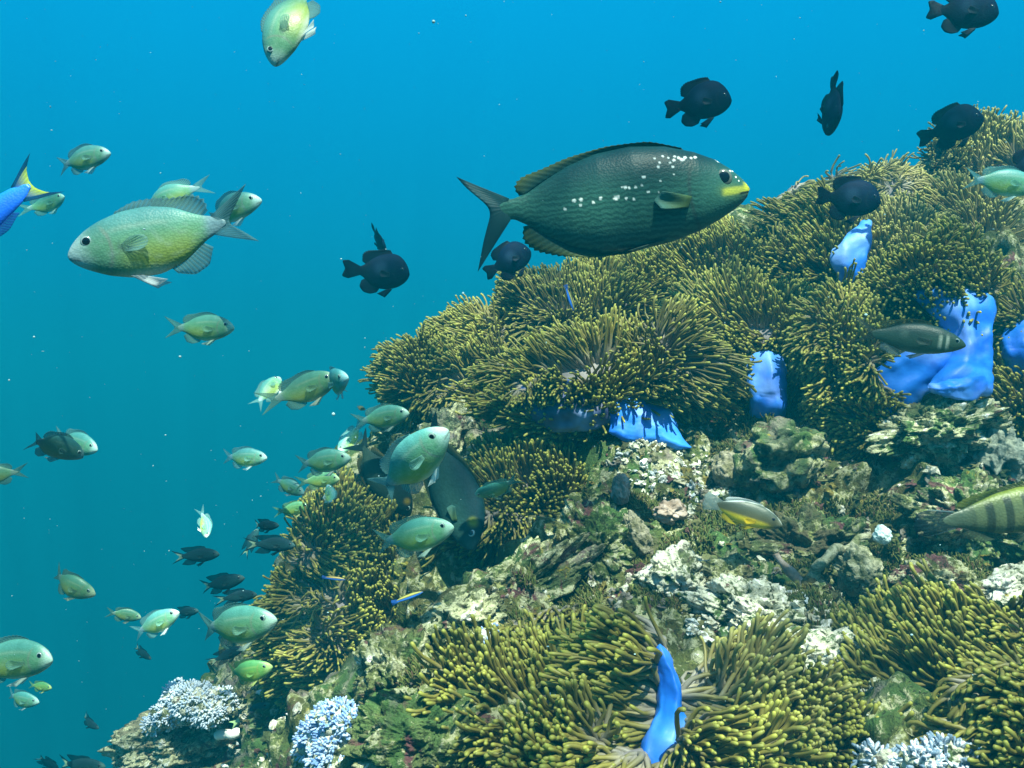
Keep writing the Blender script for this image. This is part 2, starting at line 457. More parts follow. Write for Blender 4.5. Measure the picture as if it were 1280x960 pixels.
# ------------------------------------------------------------------ loose rubble caught in the crevices (nobody could count it)
def rubble(name, poly, count, smin, smax, palette, seed, label):
    r = np.random.default_rng(seed)
    idx = np.where(in_poly(reef_px, poly) & inview & (tp[:, 1] < 2.1))[0]
    idx = r.choice(idx, count)
    bv, bf = icosphere(1)
    V, T, C = [], [], []
    for i, q in enumerate(idx):
        s = smin * (smax / smin) ** (r.random() ** 2.2)
        v = bv * (1 + .95 * perlin(bv * 1.7 + r.random(3) * 50)[:, None]) * (s * np.array([1, r.uniform(.5, 1), r.uniform(.35, .9)]))
        m = np.array(Matrix.Rotation(r.uniform(0, 6.3), 3, Vector(unit(r.normal(size=3)))))
        V.append(v @ m.T + tp[q] + nrm[q] * s * .25); T.append(bf + i * len(bv))
        c = np.array(palette[r.integers(len(palette))]) * r.uniform(.75, 1.2)
        C.append(np.repeat(c[None], len(bv), 0))
    me = mesh_np(name, np.concatenate(V), None, np.concatenate(T), smooth=False, colors={'paint': np.concatenate(C)})
    o = link(name, me, M_RUBBLE)
    return tag(o, label, 'coral rubble', kind='stuff')
k = NT('rubble'); co = k.coord('Object')
c = k.mix(k.step(k.noise(co, 120, 5, .7), .45, .62), k.attr('paint'), k.mix(1.0, k.attr('paint'), (.35, .36, .26), 'MULTIPLY'))
M_RUBBLE = k.done(c, .9, k.bump(k.noise(co, 160, 5, .7), .6, .006), .15)
EARTH = [(.10, .09, .04), (.07, .10, .045), (.14, .14, .06), (.22, .21, .12), (.5, .48, .40), (.11, .05, .05), (.18, .15, .04), (.2, .18, .16), (.06, .065, .03), (.05, .07, .03)]
WHITE = [(.7, .68, .6), (.55, .53, .45), (.8, .8, .78), (.3, .28, .2), (.5, .5, .4), (.42, .47, .5)]
rubble('coral_rubble', [(690, 690), (760, 560), (900, 520), (1280, 500), (1280, 790), (1080, 760), (900, 800), (700, 740)], 1500, .003, .010, EARTH, 3, 'small broken brown and cream coral rubble over the rock face')
rubble('coral_rubble', [(455, 960), (460, 800), (700, 690), (830, 780), (600, 800), (540, 960)], 1100, .002, .008, EARTH + [(.33, .33, .14), (.3, .31, .12)], 4, 'fine mossy rubble on the ledge left of the front anemone')
rubble('coral_rubble', [(770, 545), (880, 560), (930, 620), (860, 650), (770, 600)], 330, .0025, .009, WHITE, 5, 'bright white chips below the pale blue anemone foot')
rubble('coral_rubble', [(870, 720), (1000, 740), (1100, 850), (1080, 900), (930, 830), (860, 790)], 600, .003, .010, WHITE, 6, 'white coral chips in the bright hollow between the front anemones')
rubble('coral_rubble', [(150, 960), (160, 900), (330, 860), (470, 930), (450, 960)], 500, .003, .010, EARTH + WHITE, 7, 'cream and brown rubble on the low rock at bottom left')

# ------------------------------------------------------------------ rocks, sponges and corals one can tell apart
def lump(name, label, cat, px, py, d, size, mat, seed, rough=.35, sub=5, rot=0, freq=1.6, pits=0.0, group=None, soft=False):
    bv, bf = icosphere(sub)
    q = bv + seed * 3.7
    w = q * freq + .25 * np.stack([perlin(q * 2.5), perlin(q * 2.5 + 30), perlin(q * 2.5 + 60)], 1)
    disp = 1 + rough * (.75 * fbm(w, 3) + .55 * (0.40 - worley(w * 1.9) ** 2) + .26 * (0.4 - worley(w * 4.4) ** 2) * (.6 + .8 * perlin(w * 1.3 + 5)) + .10 * fbm(w * 9, 3))
    if soft: disp = 1 + rough * (.8 * fbm(w, 2) + .9 * (0.40 - worley(w * 1.5) ** 2) + .08 * fbm(w * 5, 3))
    if pits: disp -= pits * np.clip(.36 - worley(w * 1.5 + 9), 0, .3) / .3
    v = bv * disp[:, None] * np.asarray(size)
    c, s = math.cos(R(rot)), math.sin(R(rot))
    v = np.stack([v[:, 0] * c - v[:, 2] * s, v[:, 1], v[:, 0] * s + v[:, 2] * c], 1)
    o = link(name, mesh_np(name, v, None, bf), mat)
    o.location = P(px, py, d)
    return tag(o, label, cat, group)
M_SPONGE_ROCK = rock_material('sponge_crust', .30, 31.0, (.23, .19, .17))
M_SPONGE = lump_material('mauve_sponge', (0.15, 0.145, 0.075), (0.33, 0.30, 0.22), 75, 1.0, .95, (0.04, 0.05, 0.03))
M_PINKISH = lump_material('pinkish_crust', (0.20, 0.14, 0.10), (0.36, 0.29, 0.25), 30)
M_CREAM = lump_material('cream_coral', (0.13, 0.145, 0.065), (0.48, 0.46, 0.31), 60, 1.0, .9)
M_BRIGHT = lump_material('bleached_stone', (0.72, 0.72, 0.68), (0.85, 0.84, 0.80), 20, .35)
M_AQUA = lump_material('pale_aqua_stone', (0.42, 0.58, 0.58), (0.62, 0.74, 0.72), 60, .3)
M_MOSS = lump_material('mossy_stone', (0.10, 0.13, 0.05), (0.24, 0.26, 0.12), 40, .7)
M_GREY = lump_material('grey_green_stone', (0.12, 0.15, 0.13), (0.34, 0.36, 0.28), 44, .8)
M_BROWN = lump_material('brown_stone', (0.06, 0.05, 0.035), (0.20, 0.16, 0.09), 40, .8)
lump('sponge_mound', 'largest lumpy rounded sponge mound with dark pits under the hanging anemones', 'sponge', 975, 572, 1.37, (.068, .060, .050), M_SPONGE_ROCK, 2, .36, rot=15, freq=1.7, pits=.30, soft=True)
lump('sponge_mound', 'smaller smooth sponge hump at the left foot of the largest sponge mound', 'sponge', 912, 588, 1.39, (.026, .026, .030), M_SPONGE, 3, .25, rot=10, soft=True)
lump('boulder', 'cream and grey crumbling boulder carrying the big bright blue anemone foot', 'boulder', 1170, 540, 1.37, (.085, .06, .042), rock_material('cream_boulder', 0.69, 2.2, (.19, .18, .1)), 5, .6, 6, 12, freq=2.2)
lump('boulder', 'rounded grey boulder below right end of the blue anemone foot', 'boulder', 1245, 570, 1.36, (.042, .04, .05), M_GREY, 6, .5)
lump('boulder', 'white topped boulder left of the bright hollow, above the front anemone', 'boulder', 848, 722, 1.20, (.042, .04, .036), M_PALE, 7, .5, 5)
lump('boulder', 'large pale crumbly limestone block above the pale front anemone', 'boulder', 945, 775, 1.12, (.072, .05, .042), M_PALE, 8, .6, 6, -12, freq=2)
lump('boulder', 'flat pale limestone plate in the bright hollow beside right front anemone', 'boulder', 1030, 822, 1.03, (.058, .05, .030), M_PALE, 9, .5, 5, 8)
lump('bleached_stone', 'pure white bleached stone lying above the pale front anemone', 'stone', 980, 843, .985, (.026, .024, .017), M_BRIGHT, 10, .4, 4, -15)
lump('cup_coral', 'fan shaped cream cup coral on the rock face right of a twisted branch', 'coral', 1075, 714, 1.18, (.026, .02, .030), M_CREAM, 11, .45, 5, 20, freq=1.4)
lump('aqua_stone', 'small pale aqua stone alone on the dark rock face', 'stone', 1103, 669, 1.20, (.0115, .011, .012), M_AQUA, 12, .25, 4)
lump('pink_lump', 'pinkish tan knob standing on the rock face under the blue foot', 'coral', 776, 612, 1.32, (.013, .013, .022), M_PINKISH, 13, .35, 4)
lump('pink_lump', 'pale grey pink hooked lump low on the rock face', 'coral', 797, 668, 1.25, (.014, .013, .030), M_SPONGE, 14, .45, 4, 25)
lump('pink_lump', 'brownish pink crust lump left of the yellow bellied fish', 'coral', 838, 640, 1.29, (.022, .02, .015), M_PINKISH, 15, .45, 4)
lump('mossy_rock', 'long mossy rock ridge descending left from the lower anemone', 'rock', 640, 745, 1.24, (.110, .05, .042), rock_material('mossy_ridge', 0.50, 6.1, (.14, .15, .07)), 16, .5, 6, 33, freq=2.2)
lump('mossy_rock', 'mossy block with a dark reddish left edge beside left anemone', 'rock', 500, 850, 1.13, (.048, .05, .060), rock_material('mossy_block', 0.44, 9.1, (.17, .17, .07)), 17, .5, 6, 10, freq=2)
lump('mossy_rock', 'pale knobbly rock on the ledge with small white shells', 'rock', 585, 775, 1.17, (.050, .04, .034), rock_material('knobbly', 0.72, 3.3, (.17, .17, .09)), 18, .5, 5, 20, freq=2)
lump('mossy_rock', 'green mossy rock filling the bottom corner left of front anemone', 'rock', 520, 930, 1.00, (.075, .05, .050), rock_material('moss_corner', 0.33, 1.3, (.19, .2, .08)), 19, .45, 6, freq=2.1)
lump('boulder', 'low cream boulder topped by the white coral at bottom left', 'boulder', 235, 925, 1.70, (.13, .09, .062), rock_material('low_boulder', 0.72, 7.7, (.2, .19, .12)), 20, .5, 6, 18, freq=2)
lump('boulder', 'small pale rock point at the far left end of the low boulder', 'boulder', 165, 938, 1.72, (.034, .03, .030), M_PALE, 21, .45, 5)
lump('boulder', 'dim grey green rock under the top left anemones', 'boulder', 565, 555, 1.70, (.060, .05, .075), rock_material('dim_rock', 0.44, 5.5, (.12, .14, .09)), 22, .5, 6, -20)
lump('boulder', 'yellowish lit rock beside the dark rabbit shaped fish', 'boulder', 598, 575, 1.62, (.030, .03, .028), M_CREAM, 23, .5, 5)
lump('boulder', 'brown rock with maroon crust right behind the yellow bellied fish', 'boulder', 1010, 690, 1.28, (.075, .05, .05), rock_material('maroon_rock', 0.22, 12.0, (.10, .09, .05)), 24, .6, 6, 5, freq=2.2)
lump('boulder', 'dark ledge rock behind the striped fish at right edge', 'boulder', 1215, 660, 1.26, (.085, .05, .06), rock_material('ledge_rock', 0.33, 15.0, (.12, .1, .06)), 25, .6, 6, -8, freq=2.3)
lump('boulder', 'sunlit white and yellow rock touching the right edge below striped fish', 'boulder', 1262, 733, 1.14, (.040, .03, .018), M_PALE, 26, .5, 5, 25)
lump('boulder', 'grey knobby rock right of the fan shaped cup coral', 'boulder', 1170, 735, 1.17, (.045, .04, .032), rock_material('knob_rock', 0.50, 18.0), 27, .6, 5, 0, freq=2)
lump('boulder', 'rough brown green outcrop at the middle of the rock face', 'boulder', 745, 690, 1.27, (.055, .045, .06), rock_material('outcrop', 0.39, 21.0), 28, .6, 6, 30, freq=2.3)
lump('boulder', 'knobbly tan rock just below the yellow bellied fish', 'boulder', 905, 735, 1.20, (.058, .045, .035), rock_material('tan_rock', 0.39, 24.0, (.18, .15, .08)), 29, .6, 6, 0, freq=2.2)

def branch(name, label, pts_, radii, mat, cat, twist=.25):
    pts_ = np.array([P(*q) for q in pts_]); m = 28
    tt = np.linspace(0, len(pts_) - 1, m)
    path = np.stack([np.interp(tt, np.arange(len(pts_)), pts_[:, i]) for i in range(3)], 1)
    path += .004 * twist * 4 * np.stack([perlin(path * 60 + 3), perlin(path * 60 + 33), perlin(path * 60 + 63)], 1)
    rr = np.interp(tt, np.arange(len(radii)), radii) * (1 + .35 * perlin(path * 70 + 9))
    v, q, t = tubes(path[None], rr[None], 10)
    c = path[0]
    o = link(name, mesh_np(name, v - c, q, t), mat); o.location = c
    return tag(o, label, cat)
branch('coral_branch', 'twisted pale coral branch lying left of the fan shaped cup coral', [(1012, 730, 1.17), (1028, 705, 1.17), (1045, 688, 1.18), (1072, 678, 1.2), (1095, 668, 1.22)], [.010, .007, .008, .005, .004], M_CREAM, 'coral', .6)
branch('coral_stick', 'straight dead coral stick leaning on the rock face', [(970, 692, 1.18), (990, 718, 1.17), (1012, 742, 1.16)], [.004, .0065, .0045], M_PINKISH, 'coral', .15)
branch('coral_stick', 'bright white coral finger lying on the low boulder at bottom left', [(272, 921, 1.60), (290, 917, 1.59), (314, 915, 1.60)], [.008, .009, .007], M_BRIGHT, 'coral', .3)

def soft_coral(name, label, blobs, n, L, mat, seed, group=None):
    """a head of white soft coral: a lumpy body covered in short stubby branchlets"""
    r = np.random.default_rng(seed)
    base = P(*blobs[0][:3]); bv, bf = icosphere(3)
    root = empty(name, base); V, T = [], []
    paths = []
    for i, (px, py, d, rad) in enumerate(blobs):
        c = P(px, py, d) - base
        v = bv * rad * np.array([1, .8, .8]) * (1 + .3 * perlin(bv * 2 + i * 7)[:, None]) + c
        T.append(bf + len(bv) * i); V.append(v)
        for _ in range(int(n * rad ** 2 / sum(b[3] ** 2 for b in blobs))):
            u = unit(r.normal(size=3) + np.array([0, -.4, .35]))
            if perlin((c + u * rad)[None] * 55 + seed)[0] < -.22: continue
            p = c + u * rad * np.array([1, .8, .8]) * .95
            dr = unit(u + r.normal(size=3) * .35); l = L * r.uniform(.6, 1.3)
            b2 = unit(dr + r.normal(size=3) * .5)
            paths.append([p, p + dr * l * .35, p + dr * l * .65 + b2 * l * .1, p + dr * l * .75 + b2 * l * .3])
    link('body', mesh_np(name + '_body', np.concatenate(V), None, np.concatenate(T)), M_PALE, root)
    paths = np.array(paths); rr = np.repeat(np.array([[1.0, .9, 1.15, .7]]), len(paths), 0) * L * .17 * r.uniform(.8, 1.25, (len(paths), 1))
    v, q, t = tubes(paths, rr, 6)
    o = link('branchlets', mesh_np(name + '_branchlets', v, q, t), mat, root); o['kind'] = 'stuff'
    return tag(root, label, 'soft coral', group)
k = NT('white_soft_coral'); co = k.coord('Object')
c = k.mix(k.step(k.noise(co, 60, 5, .7), .35, .65), (0.42, 0.55, 0.72), (0.80, 0.84, 0.88)); k.done(c, .7, k.bump(k.noise(co, 220, 4), .6, .004), .2)
M_WHITE_SOFT = k.translucent(c, .2)
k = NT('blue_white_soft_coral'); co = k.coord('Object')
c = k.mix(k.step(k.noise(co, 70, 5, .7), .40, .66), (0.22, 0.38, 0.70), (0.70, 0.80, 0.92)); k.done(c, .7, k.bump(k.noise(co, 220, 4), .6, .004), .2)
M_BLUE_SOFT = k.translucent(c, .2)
k = NT('white_tipped_soft_coral'); co = k.coord('Object')
c = k.mix(k.step(k.noise(co, 120, 4, .7), .46, .56), (0.16, 0.24, 0.34), (0.80, 0.84, 0.92)); k.done(c, .6, None, .3)
M_TIP_SOFT = k.translucent(c, .2)
soft_coral('white_soft_coral', 'brilliant white crumbly soft coral crowning the low boulder', [(245, 880, 1.60, .042), (212, 893, 1.62, .030), (275, 878, 1.61, .030), (228, 872, 1.63, .034), (262, 893, 1.58, .026), (195, 905, 1.63, .020)], 2100, .0088, M_WHITE_SOFT, 1)
soft_coral('white_soft_coral', 'bluish white soft coral head in shade under the left anemone', [(q, w_, D(q, w_, .012), e) for q, w_, e in ((422, 903, .030), (402, 918, .026), (442, 908, .022), (388, 932, .019), (425, 930, .026), (412, 955, .026))], 2000, .0088, M_BLUE_SOFT, 2)
soft_coral('white_soft_coral', 'bluish white tipped soft coral at the bottom edge below right front anemone', [(1150, 954, D(1150, 950, .012), .016), (1182, 948, D(1182, 945, .012), .018), (1210, 956, D(1210, 950, .012), .016), (1108, 954, D(1108, 950, .012), .014), (1088, 950, D(1088, 948, .012), .012)], 500, .0085, M_TIP_SOFT, 3)
soft_coral('white_soft_coral', 'tiny lilac white coral tuft on the mossy ledge behind front anemone', [(606, 795, 1.08, .010), (614, 790, 1.085, .008)], 110, .006, M_BLUE_SOFT, 4)

# ------------------------------------------------------------------ turf of fine algae on the ledges
def turf(poly, count, L, seed, label, dens=.45):
    r = np.random.default_rng(seed)
    idx = np.where(in_poly(reef_px, poly) & inview & (tp[:, 1] < 2.1))[0]
    idx = idx[perlin(tp[idx] * 16 + seed) > -.1 + .0 * dens]
    idx = r.choice(idx, count)
    base = tp[idx] + r.normal(0, .002, (count, 3)); up = unit(nrm[idx] + np.array([0, 0, .5]) + r.normal(0, .45, (count, 3)))
    l = L * r.uniform(.5, 1.3, (count, 1)); sw = r.normal(0, .5, (count, 3)) + np.array([-.3, 0, 0])
    path = np.stack([base - up * .002, base + up * l * .5, base + up * l * .85 + sw * l * .3], 1)
    rr = np.tile(np.array([[.0011, .0010, .0005]]), (count, 1)) * r.uniform(.7, 1.5, (count, 1))
    v, q, t = tubes(path, rr, 4)
    o = link('algae_turf', mesh_np('algae_turf', v, q, t, attrs={'rnd': np.repeat(r.random(count), 13)}), M_TURF)
    return tag(o, label, 'algae', kind='stuff')
k = NT('algae_turf'); c = k.ramp(k.attr('rnd', 'Fac'), [(0, (.05, .075, .02)), (.5, (.12, .15, .04)), (.8, (.20, .20, .07)), (1, (.13, .08, .05))]); k.done(c, .8, None, .1); M_TURF = k.translucent(c, .3)
turf([(455, 960), (455, 800), (640, 720), (720, 690), (760, 760), (620, 800), (540, 960)], 9000, .010, 31, 'short green algae turf on the ledge left of the front anemone')
turf([(860, 720), (1000, 740), (1100, 850), (1080, 900), (930, 830)], 1500, .007, 34, 'thin green algae turf between the white chips of the bright hollow')
turf([(700, 690), (740, 580), (900, 640), (1280, 600), (1280, 790), (1000, 770), (820, 760)], 15000, .008, 32, 'short brown green algae turf patching the rock face')
turf([(880, 500), (1090, 510), (1100, 580), (1000, 560), (900, 580)], 2500, .009, 33, 'dim green algae turf in the shade under the anemones')
# ------------------------------------------------------------------ sea anemones
def arc(s, r):
    """bend a length s over a radius r: (along, drop)"""
    return r * np.sin(s / r), r * (np.cos(s / r) - 1)
def loft(rows, thick, nu=48, nv=44, seed=0, wob=.0055):
    """a flattened fleshy tube: rows of (px, py, depth, half width vector in px (dx, dy), thickness m)"""
    c = np.array([P(*r_[:3]) for r_ in rows])
    w = np.array([[r_[3][0] / F * r_[2], (r_[3][2] if len(r_[3]) > 2 else 0), -r_[3][1] / F * r_[2]] for r_ in rows])
    th = np.array([r_[4] for r_ in rows])
    tt = np.linspace(0, len(rows) - 1, nu); ii = np.arange(len(rows))
    def sm(a):
        o = np.stack([np.interp(tt, ii, a[:, i]) for i in range(a.shape[1])], 1)
        for _ in range(3): o[1:-1] = .25 * o[:-2] + .5 * o[1:-1] + .25 * o[2:]
        return o
    c, w, th = sm(c), sm(w), sm(th[:, None])[:, 0]
    ee = np.sqrt(np.clip(1 - (1 - np.clip(np.linspace(0, 1, nu) / .10, 0, 1)) ** 2, .0, 1)) * np.sqrt(np.clip(1 - (1 - np.clip((1 - np.linspace(0, 1, nu)) / .14, 0, 1)) ** 2, .0, 1))
    ee = np.clip(ee, .06, 1); w = w * ee[:, None]; th = th * ee
    tan = unit(np.gradient(c, axis=0)); dep = unit(np.cross(tan, w))
    a = np.arange(nv) / nv * 2 * np.pi
    pl = 1 + .16 * np.sin(4 * a[None] + 3 * np.linspace(0, 1, nu)[:, None] + seed) * np.sin(np.linspace(0, 1, nu) * 3.0)[:, None] + .03 * np.sin(9 * a[None] + 5 * np.linspace(0, 1, nu)[:, None])
    v = c[:, None] + w[:, None] * np.cos(a)[None, :, None] + dep[:, None] * (th[:, None] * np.sin(a)[None] * pl)[:, :, None]
    v = v.reshape(-1, 3)
    v += wob * np.stack([perlin(v * 22 + seed), perlin(v * 22 + seed + 30), perlin(v * 22 + seed + 60)], 1) + .45 * wob * np.stack([perlin(v * 58 + seed), perlin(v * 58 + seed + 30), perlin(v * 58 + seed + 60)], 1) + .14 * wob * np.stack([perlin(v * 170 + seed), perlin(v * 170 + seed + 30), perlin(v * 170 + seed + 60)], 1)
    v = np.concatenate([v, c[:1], c[-1:]])
    q = grid_quads(nu, nv, True); j = np.arange(nv)
    t = np.concatenate([np.stack([(j + 1) % nv, j, np.full(nv, nu * nv)], 1), np.stack([(nu - 1) * nv + j, (nu - 1) * nv + (j + 1) % nv, np.full(nv, nu * nv + 1)], 1)])
    return v, q, t

ANEM = 'magnificent sea anemones covering the reef'
def anemone(label, px, py, d, n, ax, a, b, ra, rb, N, L=.068, lean=(0, 0, 0), seed=0, mat=None, cols=None, colmat=None, spread=.8, arcs=None, ripple=.009, rad=.0031, bare=.10, clump=.34, auto_col=True, col_mat_auto=None, strip=0.0, dmat=None, flowk=.82):
    N = int(N * 4.7); L = L * 1.0; rad = rad * .70; ripple = ripple * 1.6
    """a folded disc bent over radii ra, rb (m), carrying N tentacles; arcs limits the angles that carry tentacles"""
    r = np.random.default_rng(100 + seed)
    n = unit(n); A = unit(np.asarray(ax, float) - n * np.dot(ax, n)); B = np.cross(n, A)
    C = P(px, py, d)
    root = empty('sea_anemone', C)
    def surf(rho, th):
        s = a * rho * np.cos(th); t = b * rho * np.sin(th)
        xs, hs = arc(s, ra); ys, ht = arc(t, rb)
        rip = ripple * rho ** 2 * (np.sin(3 * th + seed) + .7 * np.sin(5 * th + 2.1 * seed) + .5 * np.sin(9 * th + seed * 1.3))
        p = A * xs[:, None] + B * ys[:, None] + n * (hs + ht + rip)[:, None]
        return p + n * (.030 * perlin(p * 8.5 + seed * 5) + .013 * perlin(p * 19 + seed * 3))[:, None] * (.35 + .65 * rho)[:, None]
    def frame(rho, th):
        e = .01
        p = surf(rho, th)
        s_ = rho * np.cos(th); t_ = rho * np.sin(th)
        def st(s, t): return surf(np.sqrt(s * s + t * t), np.arctan2(t, s))
        ds = st(s_ + e, t_) - p; dt = st(s_, t_ + e) - p
        nn = unit(np.cross(ds, dt)); nn *= np.sign(np.sum(nn * n, 1, keepdims=True) + 1e-9) if False else 1
        radial = unit(ds * np.cos(th)[:, None] + dt * np.sin(th)[:, None])
        return p, nn, radial
    # disc
    nr, na = 16, 64
    rho = np.repeat(np.linspace(0.0, 1.0, nr), na); th = np.tile(np.arange(na) / na * 2 * np.pi, nr)
    p, nn, _ = frame(np.maximum(rho, .02), th)
    top = p; bot = p - nn * (.010 * (1 - .75 * rho))[:, None]
    V = np.concatenate([top, bot[::-1]])
    # close: top rows inner->outer, then bottom rows outer->inner
    bot_rows = bot.reshape(nr, na, 3)[::-1].reshape(-1, 3)
    V = np.concatenate([top, bot_rows])
    o = link('oral_disc', mesh_np('anemone_disc', V, grid_quads(2 * nr, na, True)), dmat or M_DISC, root)
    # tentacles
    i = np.arange(N) + .5
    rho = np.sqrt(bare ** 2 + (1 - bare ** 2) * i / N); th = i * 2.39996 + r.normal(0, .10, N)
    rho = np.clip(rho + r.normal(0, .02, N), bare, 1.02)
    if arcs:
        keep = np.zeros(N, bool); thd = np.degrees(th) % 360
        for lo, hi in arcs: keep |= ((thd - lo) % 360) < ((hi - lo) % 360)
        rho, th = rho[keep], th[keep]
    if strip:
        keep = np.abs(b * rho * np.sin(th)) > strip
        rho, th = rho[keep], th[keep]
    p, nn, radial = frame(rho, th); m = len(rho)
    low = np.stack([perlin(p * 13 + seed * 9), perlin(p * 13 + seed * 9 + 40), perlin(p * 13 + seed * 9 + 80)], 1)
    low2 = np.stack([perlin(p * 30 + seed), perlin(p * 30 + seed + 40), perlin(p * 30 + seed + 80)], 1)
    W = p + C
    flow = 1.15 * np.stack([perlin(W * 5.2 + 11), .7 * perlin(W * 5.2 + 41), perlin(W * 5.2 + 71)], 1) + np.array([-.16, -.05, .04])
    dr = unit(flowk * flow + nn * .9 * (1 - .55 * rho ** 2)[:, None] + radial * (spread * (.15 + .85 * rho ** 2))[:, None] + np.asarray(lean) + clump * 1.3 * low + .16 * low2 + r.normal(0, .09, (m, 3)))
    ln = L * r.uniform(.72, 1.18, m) * (1 - .12 * rho) * (1 + .35 * low2[:, 0])
    bend = unit(dr * .5 + 1.8 * flowk * flow + np.asarray(lean) * 1.2 + low * .8 + low2 * .35 + r.normal(0, .18, (m, 3)) + np.array([0, 0, .12]))
    s = np.array([0, .14, .32, .52, .70, .84, .925, .975])
    path = p[:, None] - nn[:, None] * .004 + dr[:, None] * (ln[:, None] * (s - .35 * s ** 2)[None])[:, :, None] + bend[:, None] * (ln[:, None] * (.42 * s ** 2)[None])[:, :, None]
    wig = r.normal(0, 1, (m, 3)) * .05
    path += wig[:, None] * (ln[:, None] * np.sin(s * 6.0)[None])[:, :, None]
    prof = np.array([1.45, 1.22, 1.06, .94, .84, .82, .98, .76])
    rr = rad * prof[None] * r.uniform(.82, 1.2, (m, 1))
    v, q, t = tubes(path, rr, 6)
    tv = np.tile(np.concatenate([np.repeat(s, 6), [1.0]]), m); rv = np.repeat(np.clip(r.normal(.5, .25, m) + .3 * low[:, 1], 0, 1), len(s) * 6 + 1)
    o = link('tentacles', mesh_np('anemone_tentacles', v, q, t, attrs={'t': tv, 'rnd': rv}), mat or M_TENT, root); o['kind'] = 'stuff'
    # fleshy column
    if cols:
        vv, qq, tt, off = [], [], [], 0
        for jx, rows in enumerate(cols):
            v, q, t = loft(rows, .01, seed=seed + jx * 3)
            vv.append(v - C); qq.append(q + off); tt.append(t + off); off += len(v)
        link('column', mesh_np('anemone_column', np.concatenate(vv), np.concatenate(qq), np.concatenate(tt)), colmat or M_BLUE, root)
    elif auto_col:
        K = 12; tt = np.linspace(0, 1, K); cdir = unit(-n + np.array([0, .35, -.25]))
        c = -n * .006 + cdir * (tt * .11)[:, None]
        rad_ = min(a, b) * (.62 - .25 * np.sin(tt * np.pi * .9)) * (.8 + .2 * tt)
        aa = np.arange(24) / 24 * 2 * np.pi
        sc = max(a, b) / min(a, b); sc = 1 + (sc - 1) * .6
        la, lb = (sc, 1) if a >= b else (1, sc)
        v = c[:, None] + (A * la)[None, None] * (rad_[:, None] * np.cos(aa)[None])[:, :, None] + (B * lb)[None, None] * (rad_[:, None] * np.sin(aa)[None])[:, :, None]
        v = v.reshape(-1, 3) - n * .02
        v += .006 * np.stack([perlin(v * 20 + seed), perlin(v * 20 + seed + 30), perlin(v * 20 + seed + 60)], 1)
        link('column', mesh_np('anemone_column', v, grid_quads(K, 24, True)), col_mat_auto or M_BLUE_DARK, root)
    return tag(root, label, 'sea anemone', ANEM)

INF = 9.0
# far top right
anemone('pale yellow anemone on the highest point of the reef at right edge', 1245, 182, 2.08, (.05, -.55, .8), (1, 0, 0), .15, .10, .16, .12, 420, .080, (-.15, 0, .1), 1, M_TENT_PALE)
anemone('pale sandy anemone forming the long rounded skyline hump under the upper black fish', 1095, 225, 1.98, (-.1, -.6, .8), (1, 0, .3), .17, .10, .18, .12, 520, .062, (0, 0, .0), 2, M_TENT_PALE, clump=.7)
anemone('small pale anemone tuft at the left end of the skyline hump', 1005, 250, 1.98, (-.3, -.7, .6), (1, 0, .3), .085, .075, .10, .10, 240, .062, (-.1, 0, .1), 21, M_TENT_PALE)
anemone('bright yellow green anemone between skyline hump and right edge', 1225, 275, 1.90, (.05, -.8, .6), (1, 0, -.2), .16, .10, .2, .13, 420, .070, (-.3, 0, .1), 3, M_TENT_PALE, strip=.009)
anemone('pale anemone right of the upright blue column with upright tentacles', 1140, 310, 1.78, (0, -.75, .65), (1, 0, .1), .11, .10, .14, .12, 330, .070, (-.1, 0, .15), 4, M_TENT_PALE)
anemone('anemone with tentacles combed left beside the upright blue column', 1003, 318, 1.72, (-.62, -.72, .35), (.1, 0, 1), .125, .085, .3, .10, 430, .066, (-.25, 0, .02), 5, strip=.008,
        cols=[[(1080, 282, 1.66, (10, -16), .012), (1064, 305, 1.635, (25, -7), .014), (1061, 325, 1.63, (24, 0), .016), (1063, 348, 1.63, (19, 4), .018), (1066, 370, 1.66, (17, 4), .018), (1068, 400, 1.74, (22, 4), .018)]], colmat=M_BLUE_PALE)
anemone('anemone spread over the slope behind the big patterned fish', 905, 335, 1.80, (-.2, -.75, .6), (1, 0, .3), .13, .10, .16, .12, 380, .070, (-.2, 0, .1), 6, strip=.009)
anemone('upright anemone right below the belly of the big patterned fish', 780, 362, 1.82, (-.1, -.65, .75), (1, 0, .1), .13, .085, .2, .11, 380, .072, (-.05, 0, .25), 7)
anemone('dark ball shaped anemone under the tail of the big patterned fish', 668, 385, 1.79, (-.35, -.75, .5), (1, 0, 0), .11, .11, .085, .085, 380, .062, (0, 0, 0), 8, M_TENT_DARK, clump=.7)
# left shoulder
anemone('outermost anemone on the left shoulder of the reef, above open water', 513, 472, 1.74, (-.75, -.6, .25), (.2, 0, 1), .075, .07, .06, .06, 260, .062, (-.1, 0, -.05), 9)
anemone('anemone with a pale folded crease between left shoulder and dark ball anemone', 578, 435, 1.76, (-.4, -.8, .5), (.6, 0, .8), .105, .075, .10, .07, 330, .064, (0, 0, .1), 10, bare=.2, strip=.009)
anemone('drooping anemone with pale whorl just left of the feather shaped anemone', 590, 480, 1.70, (-.1, -.95, .1), (1, 0, 0), .085, .06, .09, .08, 260, .060, (0, 0, -.15), 11, bare=.15, strip=.009)
